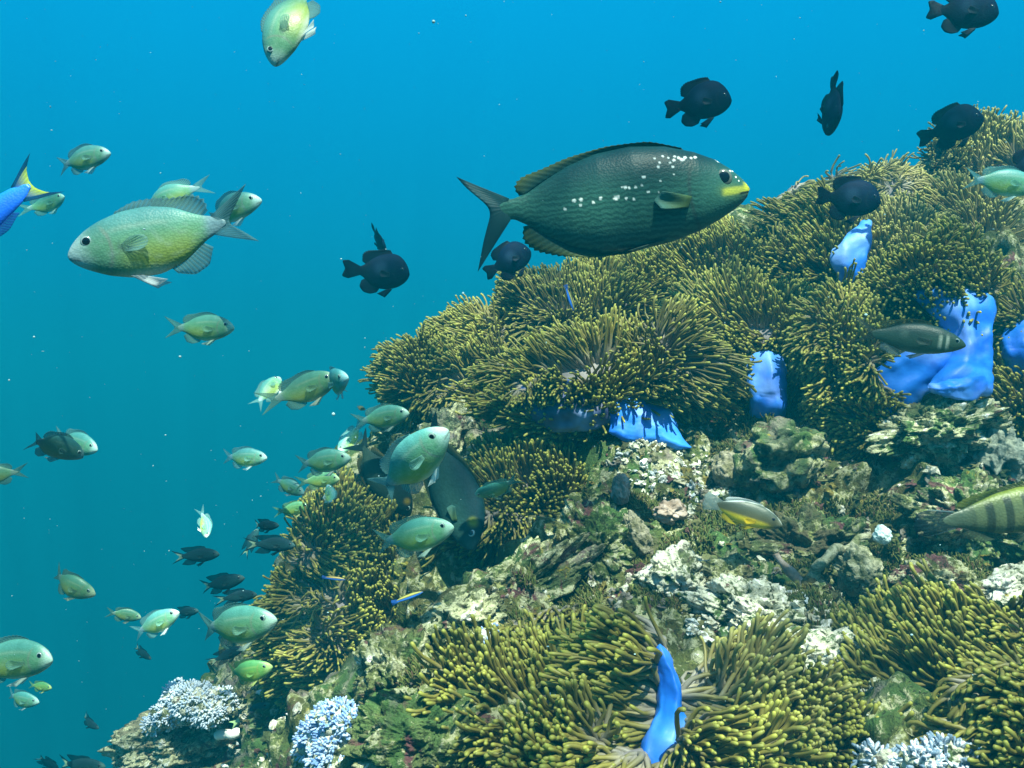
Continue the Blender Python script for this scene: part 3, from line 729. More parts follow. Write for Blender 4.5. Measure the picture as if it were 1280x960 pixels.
# centre
anemone('long feather shaped anemone in the centre with pale midrib and blue foot', 735, 466, 1.50, (-.05, -.80, .52), (1, -.05, .20), .165, .080, .3, .065, 620, .072, (-.18, -.05, .12), 12, spread=1.25, bare=.04, strip=.010, flowk=.35,
        cols=[[(795, 500, 1.50, (40, 4), .02), (803, 522, 1.47, (44, 8), .022), (808, 540, 1.455, (46, 10), .018), (812, 556, 1.445, (54, 7), .012)]], colmat=M_BLUE_PALE)
anemone('whorled right end of the feather anemone with dark mouth and ring of tentacles', 845, 452, 1.47, (.12, -.95, .15), (1, 0, .3), .055, .055, .10, .10, 120, .078, (0, -.05, 0), 22, M_TENT_DARK, bare=.15, spread=1.2, auto_col=False)
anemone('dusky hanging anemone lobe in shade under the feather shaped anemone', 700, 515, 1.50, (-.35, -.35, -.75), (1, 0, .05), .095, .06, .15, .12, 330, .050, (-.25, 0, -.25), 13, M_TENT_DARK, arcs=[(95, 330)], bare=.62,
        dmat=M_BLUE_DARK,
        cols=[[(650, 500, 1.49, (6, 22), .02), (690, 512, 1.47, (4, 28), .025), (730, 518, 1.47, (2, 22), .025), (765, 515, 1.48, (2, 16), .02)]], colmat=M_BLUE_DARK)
anemone('wide thick anemone above the sponge mound with pale centre', 940, 415, 1.58, (-.1, -.85, .5), (1, 0, .1), .15, .11, .16, .12, 560, .066, (-.1, -.05, .0), 14, bare=.08, strip=.009,
        cols=[[(955, 450, 1.54, (30, 0), .03), (958, 480, 1.50, (24, 0), .025), (960, 505, 1.50, (23, 3), .022), (960, 520, 1.53, (26, 3), .022)]])
anemone('hanging curtain anemone left of the big blue column, tips pointing down', 1050, 468, 1.43, (-.70, -.70, .05), (.22, 0, -1), .125, .065, .3, .09, 420, .050, (-.1, -.05, -.30), 15)
anemone('anemone in the gap between curtain anemone and upright blue column', 1056, 408, 1.60, (-.1, -.8, .6), (1, 0, 0), .09, .06, .14, .10, 240, .060, (-.2, 0, -.05), 16, strip=.009)
anemone('rounded anemone with purple edge on top of the biggest bright blue column', 1165, 338, 1.45, (-.30, -.70, .65), (1, 0, .10), .095, .085, .12, .08, 420, .058, (-.35, -.06, -.10), 17, ripple=.006, strip=.006,
        cols=[[(1188, 362, 1.43, (56, 8), .024), (1200, 385, 1.405, (44, 4), .026), (1211, 415, 1.40, (29, 0), .024), (1213, 440, 1.39, (26, 0), .024), (1209, 462, 1.38, (29, 2), .022), (1202, 480, 1.365, (38, 5), .02), (1200, 496, 1.355, (44, 4), .012)],
              [(1222, 418, 1.41, (2, 30), .012), (1190, 438, 1.402, (5, 30), .016), (1155, 460, 1.40, (7, 31), .016), (1112, 488, 1.41, (9, 36), .016), (1078, 516, 1.43, (6, 34), .012)],
              [(1228, 474, 1.36, (3, 13), .014), (1210, 488, 1.343, (5, 15), .013), (1182, 488, 1.338, (3, 9), .010), (1160, 485, 1.34, (2, 5), .008)]])
anemone('upper anemone at the right edge beside the big blue column', 1272, 395, 1.50, (-.1, -.85, .5), (0, 0, 1), .070, .06, .10, .08, 200, .056, (-.1, 0, 0), 18)
anemone('lower anemone at the right edge with a blue column above it', 1282, 490, 1.46, (-.2, -.9, .35), (0, 0, 1), .075, .06, .10, .08, 200, .056, (-.25, 0, 0), 19,
        cols=[[(1278, 405, 1.50, (16, 2), .02), (1275, 425, 1.47, (22, 2), .025), (1278, 445, 1.46, (26, 2), .025), (1280, 470, 1.48, (24, 2), .022)]])
# left slope
anemone('large dome shaped anemone low at left, facing open water', 428, 760, 1.49, (-.26, -.84, .42), (.6, 0, .8), .195, .185, .150, .15, 900, .072, (-.05, 0, .0), 20, bare=.06)
anemone('smaller lobe of anemone on the upper left of the big dome shaped one', 412, 668, 1.54, (-.30, -.75, .55), (1, 0, .25), .085, .060, .11, .10, 240, .062, (-.1, 0, .08), 34)
anemone('bushy anemone in the middle, right of two dark fish', 662, 605, 1.49, (.0, -.8, .6), (.8, 0, .5), .12, .085, .105, .085, 470, .062, (0, -.05, .1), 23)
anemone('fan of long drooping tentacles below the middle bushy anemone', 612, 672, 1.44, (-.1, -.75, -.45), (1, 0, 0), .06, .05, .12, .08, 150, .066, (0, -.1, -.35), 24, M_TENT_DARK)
# foreground
anemone('biggest front anemone with white disc showing between its tentacles', 668, 902, 1.00, (-.12, -.78, .62), (1, -.1, .05), .105, .085, .2, .12, 300, .066, (-.12, -.05, .08), 25, bare=.18, spread=1.2, rad=.0036, strip=.006, dmat=M_DISC_PALE, flowk=.4)
anemone('folded right lobe of front anemones, tentacles combed left off a blue column', 806, 884, .93, (-.90, -.40, .12), (-.08, 0, 1), .080, .038, .3, .09, 250, .082, (-.5, -.02, -.03), 26, spread=.25, rad=.0036, clump=.12, ripple=.003, flowk=.15,
        cols=[[(827, 806, .905, (8, 2), .012), (834, 840, .90, (13, 0), .015), (837, 875, .89, (15, -1), .017), (832, 908, .88, (22, -2), .018), (826, 945, .865, (30, -4), .020), (820, 990, .855, (36, -4), .020)]], colmat=M_BLUE)
anemone('front anemone lobe at the bottom edge below the blue column', 728, 968, D(728, 968, .015), (-.3, -.75, .6), (1, 0, -.05), .068, .045, .2, .1, 190, .060, (-.5, -.1, .02), 27, rad=.0036, spread=.6)
anemone('small olive anemone on the ledge just behind biggest front anemone', 705, 800, 1.12, (-.1, -.78, .6), (1, 0, .15), .085, .042, .15, .09, 250, .046, (-.25, 0, .05), 28, rad=.0030)
anemone('pale combed anemone in front of the white stone at bottom', 935, 898, D(935, 898, .01), (.05, -.78, .60), (1, -.1, -.35), .074, .062, .16, .10, 230, .058, (.40, -.05, -.12), 29, bare=.14, rad=.0033, mat=M_TENT_PALE)
anemone('olive anemone at the bottom edge below the pale combed one', 905, 968, D(905, 968, .012), (.1, -.75, .62), (1, 0, 0), .055, .045, .16, .10, 170, .054, (.2, -.1, .05), 32, rad=.0034)
anemone('greyish front anemone between the pale combed one and the white tipped soft coral', 1030, 938, D(1030, 938, .012), (.0, -.78, .62), (1, 0, -.1), .060, .050, .16, .10, 190, .054, (.3, -.05, .0), 33, rad=.0032, mat=M_TENT_DARK)
anemone('large green anemone at the bottom right corner with dark mouth', 1205, 872, .94, (-.25, -.82, .5), (1, 0, .06), .100, .095, .2, .16, 480, .062, (-.22, -.05, .05), 30, rad=.0032)
anemone('green anemone at the right edge behind the bottom right one', 1285, 822, 1.02, (-.1, -.8, .6), (1, 0, .15), .09, .06, .18, .12, 240, .060, (-.25, 0, .08), 31, rad=.0032)
anemone('bright green anemone filling the very bottom right corner of the reef', 1265, 915, D(1265, 915, .02), (-.15, -.8, .58), (1, 0, .1), .060, .048, .16, .12, 230, .058, (-.3, -.05, .08), 35, rad=.0034)
# ------------------------------------------------------------------ fish
def smooth_interp(x, xs, ys, it=6):
    y = np.interp(x, xs, ys)
    for _ in range(it): y[1:-1] = .25 * y[:-2] + .5 * y[1:-1] + .25 * y[2:]
    return y
def fish_skin(name, scale_size=70, rough=.42, spec=.45, waves=False, mottle=.35):
    k = NT(name); co = k.coord('Object')
    c = k.attr('paint'); oi = k.node('ShaderNodeObjectInfo').outputs['Color']
    c = k.mix(1.0, c, oi, 'MULTIPLY')
    sq = k.node('ShaderNodeVectorMath', operation='MULTIPLY'); k.put(sq.inputs[0], co); sq.inputs[1].default_value = (1, .25, 1.15)
    if waves:
        w = k.node('ShaderNodeTexWave', wave_type='BANDS', bands_direction='Z', wave_profile='SIN')
        wob = k.node('ShaderNodeVectorMath', operation='ADD')
        n = k.node('ShaderNodeTexNoise'); k.put(n.inputs['Vector'], sq.outputs[0]); n.inputs['Scale'].default_value = 26; n.inputs['Detail'].default_value = 2
        cx = k.node('ShaderNodeCombineXYZ')
        sx = k.node('ShaderNodeSeparateXYZ'); k.put(sx.inputs[0], co)
        zig = k.math('MULTIPLY', k.math('SINE', k.math('MULTIPLY', sx.outputs[0], 150.0)), .0018)
        k.put(cx.inputs[2], k.math('ADD', zig, k.math('MULTIPLY', n.outputs['Fac'], .030)))
        k.put(wob.inputs[0], co); k.put(wob.inputs[1], cx.outputs[0])
        k.put(w.inputs['Vector'], wob.outputs[0]); w.inputs['Scale'].default_value = 17.5; w.inputs['Distortion'].default_value = 0
        low = k.step(sx.outputs[2], .11, -.02, .25, 1.0)
        headmask = k.step(sx.outputs[0], .40, .28)
        c = k.mix(k.math('MULTIPLY', k.math('MULTIPLY', k.step(w.outputs['Fac'], .3, .7), k.math('MULTIPLY', low, headmask)), .60), c, k.mix(1.0, c, (.30, .38, .42), 'MULTIPLY'))
    v = k.voro(sq.outputs[0], scale_size)
    c = k.mix(k.math('MULTIPLY', k.step(v, .35, .65), .30), c, k.mix(1.0, c, (.62, .66, .62), 'MULTIPLY'))
    f = k.noise(co, 11, 4, .6)
    c = k.mix(k.math('MULTIPLY', k.step(f, .42, .62), mottle), c, k.mix(1.0, c, (.70, .74, .68), 'MULTIPLY'))
    nb = k.bump(k.math('SUBTRACT', 1.0, v), .08, .006)
    k.done(c, rough, nb, spec)
    return k.m
def fin_skin(name, thin=.35, clear=.18):
    k = NT(name)
    ray = k.attr('ray', 'Fac')
    c = k.mix(1.0, k.attr('paint'), k.node('ShaderNodeObjectInfo').outputs['Color'], 'MULTIPLY')
    st = k.math('SINE', k.math('MULTIPLY', ray, 6.283))
    c2 = k.mix(k.step(st, -.2, .7), c, k.mix(1.0, c, (.78, .8, .8), 'MULTIPLY'))
    k.done(c2, .5, k.bump(st, .12, .003), .06)
    tr = k.node('ShaderNodeBsdfTranslucent'); k.put(tr.inputs[0], c)
    m1 = k.node('ShaderNodeMixShader'); m1.inputs[0].default_value = thin
    k.t.links.new(k.bsdf.outputs[0], m1.inputs[1]); k.t.links.new(tr.outputs[0], m1.inputs[2])
    cl = k.node('ShaderNodeBsdfTransparent'); m2 = k.node('ShaderNodeMixShader')
    k.put(m2.inputs[0], k.math('MULTIPLY', k.math('ADD', k.math('MULTIPLY', st, -.4), 1.0), clear))
    k.t.links.new(m1.outputs[0], m2.inputs[1]); k.t.links.new(cl.outputs[0], m2.inputs[2]); k.t.links.new(m2.outputs[0], k.out.inputs[0])
    return k.m
M_SKIN = fish_skin('fish_skin', rough=.42, spec=.34)
M_SKIN_DARK = fish_skin('black_fish_skin', 46, .6, .03, mottle=.5)
M_SKIN_WAVY = fish_skin('wavy_lined_skin', 120, .42, .12, waves=True, mottle=.25)
M_FIN = fin_skin('fish_fin', .4, .40)
M_FIN_CLEAR = fin_skin('clear_fin', .4, .58)
M_FIN_SOLID = fin_skin('fish_fin_dense', .15, .05)
def eye_mat(name, iris, back):
    k = NT(name); sx = k.node('ShaderNodeSeparateXYZ'); k.put(sx.inputs[0], k.coord('Object'))
    rr = k.math('SQRT', k.math('ADD', k.math('POWER', sx.outputs[0], 2.0), k.math('POWER', sx.outputs[2], 2.0)))
    c = k.ramp(rr, [(0, (.003, .003, .004)), (.60, (.003, .003, .004)), (.66, iris), (.84, iris), (.95, back), (1, back)])
    return k.done(c, .12, None, .6)
M_EYE = eye_mat('silver_eye', (.26, .36, .35), (.10, .16, .14))
M_EYE_DARK = eye_mat('dark_eye', (.035, .04, .05), (.01, .012, .02))
M_EYE_GOLD = eye_mat('ringed_eye', (.09, .11, .09), (.05, .07, .06))

class Fish:
    """the geometry of one kind of fish, 1 unit long, snout at x = +0.5, back towards +z, bent sideways by `bend`"""
    def __init__(s, kind, prof, paint, bend=0.0, skin=None, fin=None, eye=None, eyes=None, fins=(), nx=72, nr=44, extra=None):
        s.kind, s.bend, s.paint = kind, bend, paint
        xs, tp_, bt, w = (np.array(q, float) for q in zip(*prof))
        xs, tp_, bt, w = xs[::-1], tp_[::-1], bt[::-1], w[::-1]
        u = np.linspace(0, 1, nx); x = xs[0] + (xs[-1] - xs[0]) * (1 - (1 - u) ** 1.5)
        s.top = lambda q: np.interp(q, x, T); s.bot = lambda q: np.interp(q, x, Bm); s.wid = lambda q: np.interp(q, x, W)
        T, Bm, W = smooth_interp(x, xs, tp_), smooth_interp(x, xs, bt), smooth_interp(x, xs, w)
        a = np.arange(nr) / nr * 2 * np.pi
        ca, sa = np.cos(a), np.sin(a)
        zc, hh = (T + Bm) / 2, (T - Bm) / 2
        Y = W[:, None] * (np.sign(ca) * np.abs(ca) ** 1.12)[None]; Z = zc[:, None] + hh[:, None] * (np.sign(sa) * np.abs(sa) ** .94)[None]
        v = np.stack([np.repeat(x[:, None], nr, 1), Y, Z], -1).reshape(-1, 3)
        v = np.concatenate([v, [[x[0], 0, zc[0]]], [[x[-1] + .004, 0, zc[-1]]]])
        j = np.arange(nr)
        t = np.concatenate([np.stack([(j + 1) % nr, j, np.full(nr, nx * nr)], 1), np.stack([(nx - 1) * nr + j, (nx - 1) * nr + (j + 1) % nr, np.full(nr, nx * nr + 1)], 1)])
        pc = paint(v[:, 0], v[:, 2], v[:, 1])
        s.parts = [('body', mesh_np(kind + '_body', s.bent(v), grid_quads(nx, nr, True), t, colors={'paint': pc}), skin or M_SKIN, (0, 0, 0), (1, 1, 1))]
        ex, ez, er = eyes
        ev, ef = icosphere(3)
        for sd in (1, -1):
            yy = s.wid(ex) * .93 - er * .22
            c = s.bent(np.array([[ex, sd * yy, ez]]))[0]
            s.parts.append(('eye', s.eye_mesh(kind, ev, ef), eye or M_EYE, tuple(c), (er, er * .45, er)))
        for f in fins: s.fin(M_FIN_CLEAR if f['name'] == 'pectoral_fin' and fin is None else (fin or M_FIN), **f)
        if extra: extra(s)
    _eye = None
    def eye_mesh(s, kind, ev, ef):
        return mesh_np(kind + '_eye', ev, None, ef)
    def bent(s, v):
        v = np.array(v, float); q = np.clip(.18 - v[:, 0], 0, None)
        v[:, 1] += s.bend * q ** 2
        q = np.clip(v[:, 0] - .18, 0, None); v[:, 1] += s.bend * .5 * q ** 2
        return v
    def fin(s, mat, name, root, tip, color, rays=14, n=25, m=7, thick=.006, y0=0.0, splay=0.0, tipcolor=None, wave=.012, edge=None, mirror=False, curve=0.0, notch=0.0):
        root, tip = np.array(root, float), np.array(tip, float)
        def poly(p):
            seg = np.concatenate([[0], np.cumsum(np.linalg.norm(np.diff(p, axis=0), axis=1))]); seg /= seg[-1]
            o = np.stack([np.interp(np.linspace(0, 1, n), seg, p[:, i]) for i in range(2)], 1)
            for _ in range(max(2, n // 9)): o[1:-1] = .25 * o[:-2] + .5 * o[1:-1] + .25 * o[2:]
            return o
        a, b = poly(root), poly(tip)
        r_ = np.linspace(0, 1, m)
        p = a[None] + (b - a)[None] * r_[:, None, None]
        colr = np.linspace(0, 1, n)
        if notch: p[-1] = p[-1] - (b - a) * (notch * (np.arange(n) % 2))[:, None]
        for sd in ((1, -1) if mirror else (1,)):
            y = sd * (y0 + splay * r_[:, None] + wave * np.sin(colr * 5 + r_[:, None] * 3) * r_[:, None] + curve * r_[:, None] ** 2) + np.zeros((m, n))
            th = thick * (1 - .85 * r_)[:, None] * (1 - .5 * np.abs(2 * colr - 1) ** 4)[None]
            f1 = np.stack([p[..., 0], y + th, p[..., 1]], -1).reshape(-1, 3); f2 = np.stack([p[..., 0], y - th, p[..., 1]], -1).reshape(-1, 3)
            v = np.concatenate([f1, f2]); N = m * n
            q = np.concatenate([grid_quads(m, n), grid_quads(m, n)[:, ::-1] + N])
            rim = np.concatenate([np.arange(n), np.arange(1, m) * n + n - 1, (m - 1) * n + np.arange(n - 2, -1, -1), np.arange(m - 2, 0, -1) * n])
            r2 = np.roll(rim, -1); q = np.concatenate([q, np.stack([rim, rim + N, r2 + N, r2], 1)])
            c0 = np.array(color, float); c1 = np.array(tipcolor if tipcolor is not None else color, float)
            cc = c0 + (c1 - c0) * (r_[:, None, None] ** 1.5) + np.zeros((m, n, 1))
            if edge is not None:
                e = (np.abs(2 * colr - 1) > edge[0])[None, :, None] * np.ones((m, 1, 1)); cc = cc * (1 - e) + np.array(edge[1]) * e
            cc = cc.reshape(-1, 3)
            ray = np.tile(colr * rays, m)
            me = mesh_np(s.kind + '_' + name, s.bent(v), q, attrs={'ray': np.concatenate([ray, ray])}, colors={'paint': np.concatenate([cc, cc])})
            s.parts.append((name, me, mat, (0, 0, 0), (1, 1, 1)))

def lerp(a, b, t): return np.asarray(a)[None] * (1 - t)[:, None] + np.asarray(b)[None] * t[:, None]
def ss(x, a, b):
    t = np.clip((x - a) / (b - a), 0, 1); return t * t * (3 - 2 * t)
def over(c, col, t): return c * (1 - t)[:, None] + np.asarray(col)[None] * t[:, None]

# ---- green damselfish
DAM = [(.5, .005, -.02, .006), (.485, .035, -.045, .022), (.45, .075, -.075, .040), (.40, .115, -.105, .055), (.32, .155, -.145, .068), (.20, .188, -.180, .076), (.06, .192, -.190, .072), (-.08, .155, -.155, .052), (-.17, .100, -.098, .032), (-.24, .060, -.055, .018), (-.29, .054, -.050, .010), (-.345, .010, -.008, .002)]
def dam_paint(x, z, y):
    c = lerp((.085, .235, .135), (.055, .20, .19), ss(z, .0, .16))               # olive green flank, bluer back
    c = over(c, (.20, .27, .03), ss(z, .06, -.10) * ss(x, .32, .12) * ss(x, -.26, -.1) * .8)   # yellowish lower flank
    c = over(c, (.34, .50, .48), ss(x, .34, .48) * .85)                            # pale face
    c = over(c, (.46, .55, .48), ss(z, -.13, -.19) * .8)
    c = over(c, (.12, .22, .24), ss(x, -.2, -.27))
    gill = np.abs(np.hypot(x - .40, (z + .01) * .85) - .135); c = over(c, (.13, .20, .15), (1 - ss(gill, .0, .016)) * ss(x, .33, .28) * 1.0)
    mouth = (1 - ss(np.abs(z - (-.025 - .30 * (.5 - x))), .004, .010)) * ss(x, .425, .445); c = over(c, (.10, .13, .12), mouth * .8)
    c = over(c, (.03, .07, .07), ss(np.hypot(x - .222, z + .012), .022, .010) * .8)
    c = over(c, (.30, .42, .38), ss(np.sin(z * 190 + 6 * np.sin(x * 9)), .5, 1.0) * .16 * ss(z, .13, .0))
    lat = (1 - ss(np.abs(z - .085 + .5 * (x - .1) ** 2), .002, .010)) * ss(x, -.1, 0) * .25; c = over(c, (.30, .38, .30), lat)
    return c
def dam_fins(body=(.13, .28, .25), dark=(.08, .21, .22), pelvic=(.5, .6, .58), tail=(.10, .26, .27), deep=.36):
    return [dict(name='caudal_fin', root=[(-.27, .055), (-.285, .02), (-.285, -.02), (-.27, -.05)], tip=[(-.50, .165), (-.44, .10), (-deep, .012), (-deep, -.012), (-.44, -.09), (-.50, -.155)], color=tail, rays=16, tipcolor=[q * .8 for q in tail], edge=(.86, dark)),
            dict(name='dorsal_fin', root=[(.24, .165), (.10, .180), (-.04, .155), (-.16, .095), (-.22, .062)], tip=[(.22, .195), (.12, .238), (0, .232), (-.10, .205), (-.20, .205), (-.27, .150), (-.265, .085)], color=body, tipcolor=dark, rays=20, n=33, notch=.12),
            dict(name='anal_fin', root=[(-.00, -.165), (-.10, -.135), (-.20, -.075)], tip=[(-.03, -.205), (-.12, -.232), (-.21, -.200), (-.25, -.115)], color=body, tipcolor=dark, rays=12),
            dict(name='pelvic_fin', root=[(.21, -.170), (.15, -.178)], tip=[(.10, -.255), (.02, -.235)], color=pelvic, rays=5, n=9, mirror=True, y0=.022, splay=.02),
            dict(name='pectoral_fin', root=[(.215, -.005), (.208, -.045)], tip=[(.15, .018), (.10, .026), (.068, .008), (.062, -.025), (.085, -.058), (.13, -.066)], color=[q * 1.2 for q in body], tipcolor=[q * 1.35 for q in body], rays=9, n=15, mirror=True, y0=.072, splay=.045)]
def damsel(bend): return Fish('damselfish', DAM, dam_paint, bend, eyes=(.385, .047, .033), fins=dam_fins())

# ---- black three-spot damselfish
BLK = [(.5, .0, -.025, .010), (.488, .055, -.065, .030), (.455, .135, -.115, .052), (.40, .215, -.165, .070), (.32, .285, -.215, .088), (.23, .315, -.245, .095), (.10, .305, -.262, .094), (-.02, .270, -.250, .082), (-.12, .205, -.200, .056), (-.19, .125, -.125, .034), (-.24, .078, -.075, .020), (-.285, .07, -.068, .012), (-.34, .015, -.013, .002)]
def blk_paint(x, z, y):
    c = lerp((.002, .006, .020), (.003, .010, .034), ss(z, -.05, .12))
    c = over(c, (.020, .050, .100), ss(np.hypot(x - .05, z - .05), .16, .02) * .6)  # blue sheen on the flank, painted into the body colour
    c = over(c, (.002, .004, .010), ss(x, -.05, -.2) * .8)
    c = over(c, (.012, .022, .035), (1 - ss(np.abs(np.hypot(x - .42, z) - .16), 0, .018)) * ss(x, .36, .3) * .5)
    return c
D0, D1 = (.003, .007, .018), (.002, .004, .011)
BLK_FINS = [dict(name='caudal_fin', root=[(-.265, .072), (-.28, 0), (-.265, -.070)], tip=[(-.42, .145), (-.50, .125), (-.475, .05), (-.455, 0), (-.475, -.05), (-.50, -.125), (-.42, -.145)], color=D0, tipcolor=D1, rays=16, thick=.010),
            dict(name='dorsal_fin', root=[(.22, .255), (.05, .245), (-.08, .19), (-.19, .10)], tip=[(.16, .335), (.05, .335), (-.08, .315), (-.18, .305), (-.255, .25), (-.25, .14)], color=D0, tipcolor=D1, rays=20, n=31, thick=.012, notch=.10),
            dict(name='anal_fin', root=[(.03, -.21), (-.09, -.17), (-.19, -.10)], tip=[(-.02, -.285), (-.11, -.315), (-.21, -.295), (-.27, -.22), (-.245, -.13)], color=D0, tipcolor=D1, rays=12, thick=.012),
            dict(name='pelvic_fin', root=[(.22, -.225), (.13, -.235)], tip=[(.10, -.345), (.00, -.305)], color=D0, rays=5, n=9, mirror=True, y0=.03, splay=.02, thick=.010),
            dict(name='pectoral_fin', root=[(.20, .0), (.19, -.07)], tip=[(.07, .03), (.03, -.03), (.07, -.09)], color=(.008, .014, .026), rays=9, n=15, mirror=True, y0=.088, splay=.05)]
for f in BLK_FINS[1:4]:
    for key in ('root', 'tip'): f[key] = [(x, z * 1.12) for x, z in f[key]]
def blackfish(bend): return Fish('black_damselfish', BLK, blk_paint, bend, skin=M_SKIN_DARK, fin=M_FIN_SOLID, eye=M_EYE_DARK, eyes=(.38, .055, .036), fins=BLK_FINS)

# ---- dark swallow-tailed damselfish
SWA = [(.5, .005, -.015, .006), (.47, .045, -.045, .030), (.41, .085, -.08, .048), (.30, .125, -.12, .062), (.16, .145, -.145, .066), (.02, .140, -.142, .058), (-.10, .108, -.110, .040), (-.18, .070, -.072, .022), (-.24, .050, -.050, .013), (-.27, .048, -.048, .009), (-.33, .008, -.008, .002)]
def swa_paint(x, z, y):
    c = lerp((.010, .036, .044), (.006, .022, .032), ss(z, -.02, .1))
    return over(c, (.05, .10, .10), ss(x, .36, .48) * .6)
S0, S1 = (.006, .020, .026), (.004, .014, .020)
SWA_FINS = [dict(name='caudal_fin', root=[(-.255, .048), (-.265, .0), (-.255, -.048)], tip=[(-.50, .150), (-.43, .095), (-.335, .01), (-.335, -.01), (-.43, -.095), (-.50, -.15)], color=(.30, .42, .26), tipcolor=(.32, .46, .34), rays=14, edge=(.55, S0)),
            dict(name='dorsal_fin', root=[(.22, .125), (.05, .13), (-.08, .105), (-.17, .065)], tip=[(.17, .180), (.05, .20), (-.06, .185), (-.20, .19), (-.33, .17), (-.235, .085)], color=S0, tipcolor=S1, rays=16),
            dict(name='anal_fin', root=[(.0, -.13), (-.1, -.10), (-.17, -.065)], tip=[(-.05, -.185), (-.16, -.195), (-.31, -.17), (-.23, -.08)], color=S0, tipcolor=S1, rays=12),
            dict(name='pelvic_fin', root=[(.18, -.13), (.12, -.135)], tip=[(.04, -.235), (.0, -.19)], color=S0, rays=5, n=9, mirror=True, y0=.02, splay=.02),
            dict(name='pectoral_fin', root=[(.20, .01), (.19, -.045)], tip=[(.08, .02), (.06, -.02), (.09, -.06)], color=(.02, .05, .055), rays=8, n=13, mirror=True, y0=.060, splay=.04)]
def swallow(bend): return Fish('dark_damselfish', SWA, swa_paint, bend, skin=M_SKIN_DARK, eye=M_EYE_DARK, eyes=(.40, .03, .026), fins=SWA_FINS)

# ---- big wavy lined fish
RAB = [(.5, .004, -.010, .006), (.492, .016, -.030, .016), (.475, .038, -.048, .026), (.44, .072, -.072, .042), (.39, .108, -.100, .058), (.32, .140, -.132, .072), (.22, .168, -.162, .082), (.10, .178, -.180, .084), (-.02, .162, -.178, .074), (-.12, .128, -.150, .056), (-.20, .086, -.110, .036), (-.26, .050, -.066, .022), (-.31, .034, -.038, .015), (-.34, .034, -.034, .009), (-.385, .008, -.008, .002)]
def rab_paint(x, z, y):
    c = lerp((.032, .108, .084), (.007, .042, .048), ss(z, -.03, .13))
    c = over(c, (.045, .125, .105), ss(z, -.08, -.17) * .7)
    ch = ss(np.hypot((x - .43) * .8, (z + .012) * 1.35), .060, .010); c = over(c, (.16, .22, .03), ch * ss(z, .03, .0) * .35)
    c = over(c, (.50, .50, .03), ss(x, .468, .492) * ss(z, -.026, -.012) * ss(z, .026, .012) * .9)
    band = (1 - ss(np.abs(z - (-.012 - .12 * (.44 - x))), .006, .018)) * ss(x, .385, .41); c = over(c, (.55, .55, .04), band * .55)
    c = over(c, (.07, .11, .10), ss(x, .45, .49) * ss(z, -.018, -.032))
    mouth = (1 - ss(np.abs(z - (-.022 + .2 * (x - .46))), .002, .006)) * ss(x, .455, .465); c = over(c, (.02, .03, .02), mouth)
    gill = np.abs(np.hypot(x - .44, z * .8) - .16); c = over(c, (.035, .06, .055), (1 - ss(gill, .0, .012)) * ss(x, .34, .30) * .7)
    return c
RB0, RB1 = (.010, .044, .040), (.07, .085, .015)
RAB_FINS = [dict(name='caudal_fin', root=[(-.325, .036), (-.335, 0), (-.325, -.036)], tip=[(-.50, .128), (-.47, .085), (-.398, .012), (-.392, -.012), (-.425, -.10), (-.455, -.205)], color=(.010, .042, .05), tipcolor=(.006, .03, .04), rays=18, n=41, thick=.008),
            dict(name='dorsal_fin', root=[(.30, .142), (.15, .168), (0, .160), (-.12, .120), (-.22, .070), (-.27, .044)], tip=[(.28, .160), (.17, .190), (.02, .184), (-.12, .158), (-.22, .125), (-.285, .110), (-.315, .075), (-.29, .045)], color=RB0, tipcolor=(.05, .065, .015), rays=24, n=61, notch=.10),
            dict(name='anal_fin', root=[(.10, -.172), (-.05, -.166), (-.17, -.120), (-.26, -.062)], tip=[(.06, -.190), (-.06, -.194), (-.17, -.180), (-.25, -.155), (-.295, -.115), (-.285, -.062)], color=RB0, tipcolor=RB1, rays=18, n=41, notch=.10),
            dict(name='pelvic_fin', root=[(.20, -.158), (.13, -.168)], tip=[(.06, -.185), (.02, -.180)], color=(.05, .09, .08), rays=5, n=9, mirror=True, y0=.03, splay=.004),
            dict(name='pectoral_fin', root=[(.285, -.026), (.27, -.062)], tip=[(.185, -.004), (.155, -.030), (.175, -.066)], color=(.07, .12, .04), tipcolor=(.07, .18, .16), rays=10, n=17, mirror=True, y0=.078, splay=.016)]
SPOTS_GLINT = [(.268, .105, 2), (.258, .112, 1.6), (.28, .112, 1.6), (.30, .11, 1.3), (.315, .112, 1.5), (.245, .118, 1.2), (.24, .104, 1.4), (.222, .114, 1.0), (.204, .122, 1.1), (.190, .098, 1.1), (.183, .084, 1.2), (.175, .116, .9), (.225, .096, 1.0), (.232, .080, 1.2), (.232, .053, .9),  # sun glint at the shoulder painted in white, among white scale marks
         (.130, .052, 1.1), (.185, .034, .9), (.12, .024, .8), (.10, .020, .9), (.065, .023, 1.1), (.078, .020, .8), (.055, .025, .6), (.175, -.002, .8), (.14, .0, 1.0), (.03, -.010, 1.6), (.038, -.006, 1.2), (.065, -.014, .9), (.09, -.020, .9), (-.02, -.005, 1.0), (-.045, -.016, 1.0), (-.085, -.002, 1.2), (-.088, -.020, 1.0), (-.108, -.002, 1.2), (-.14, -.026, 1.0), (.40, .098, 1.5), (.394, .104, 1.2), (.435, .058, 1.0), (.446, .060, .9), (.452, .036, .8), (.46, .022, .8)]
def rab_spots_glint(x, z, y):
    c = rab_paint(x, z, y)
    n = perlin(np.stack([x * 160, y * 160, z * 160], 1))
    for sx, sz, sr in SPOTS_GLINT:
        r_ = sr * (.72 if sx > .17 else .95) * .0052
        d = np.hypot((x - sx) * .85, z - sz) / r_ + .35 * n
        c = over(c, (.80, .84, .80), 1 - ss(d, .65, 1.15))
    return c
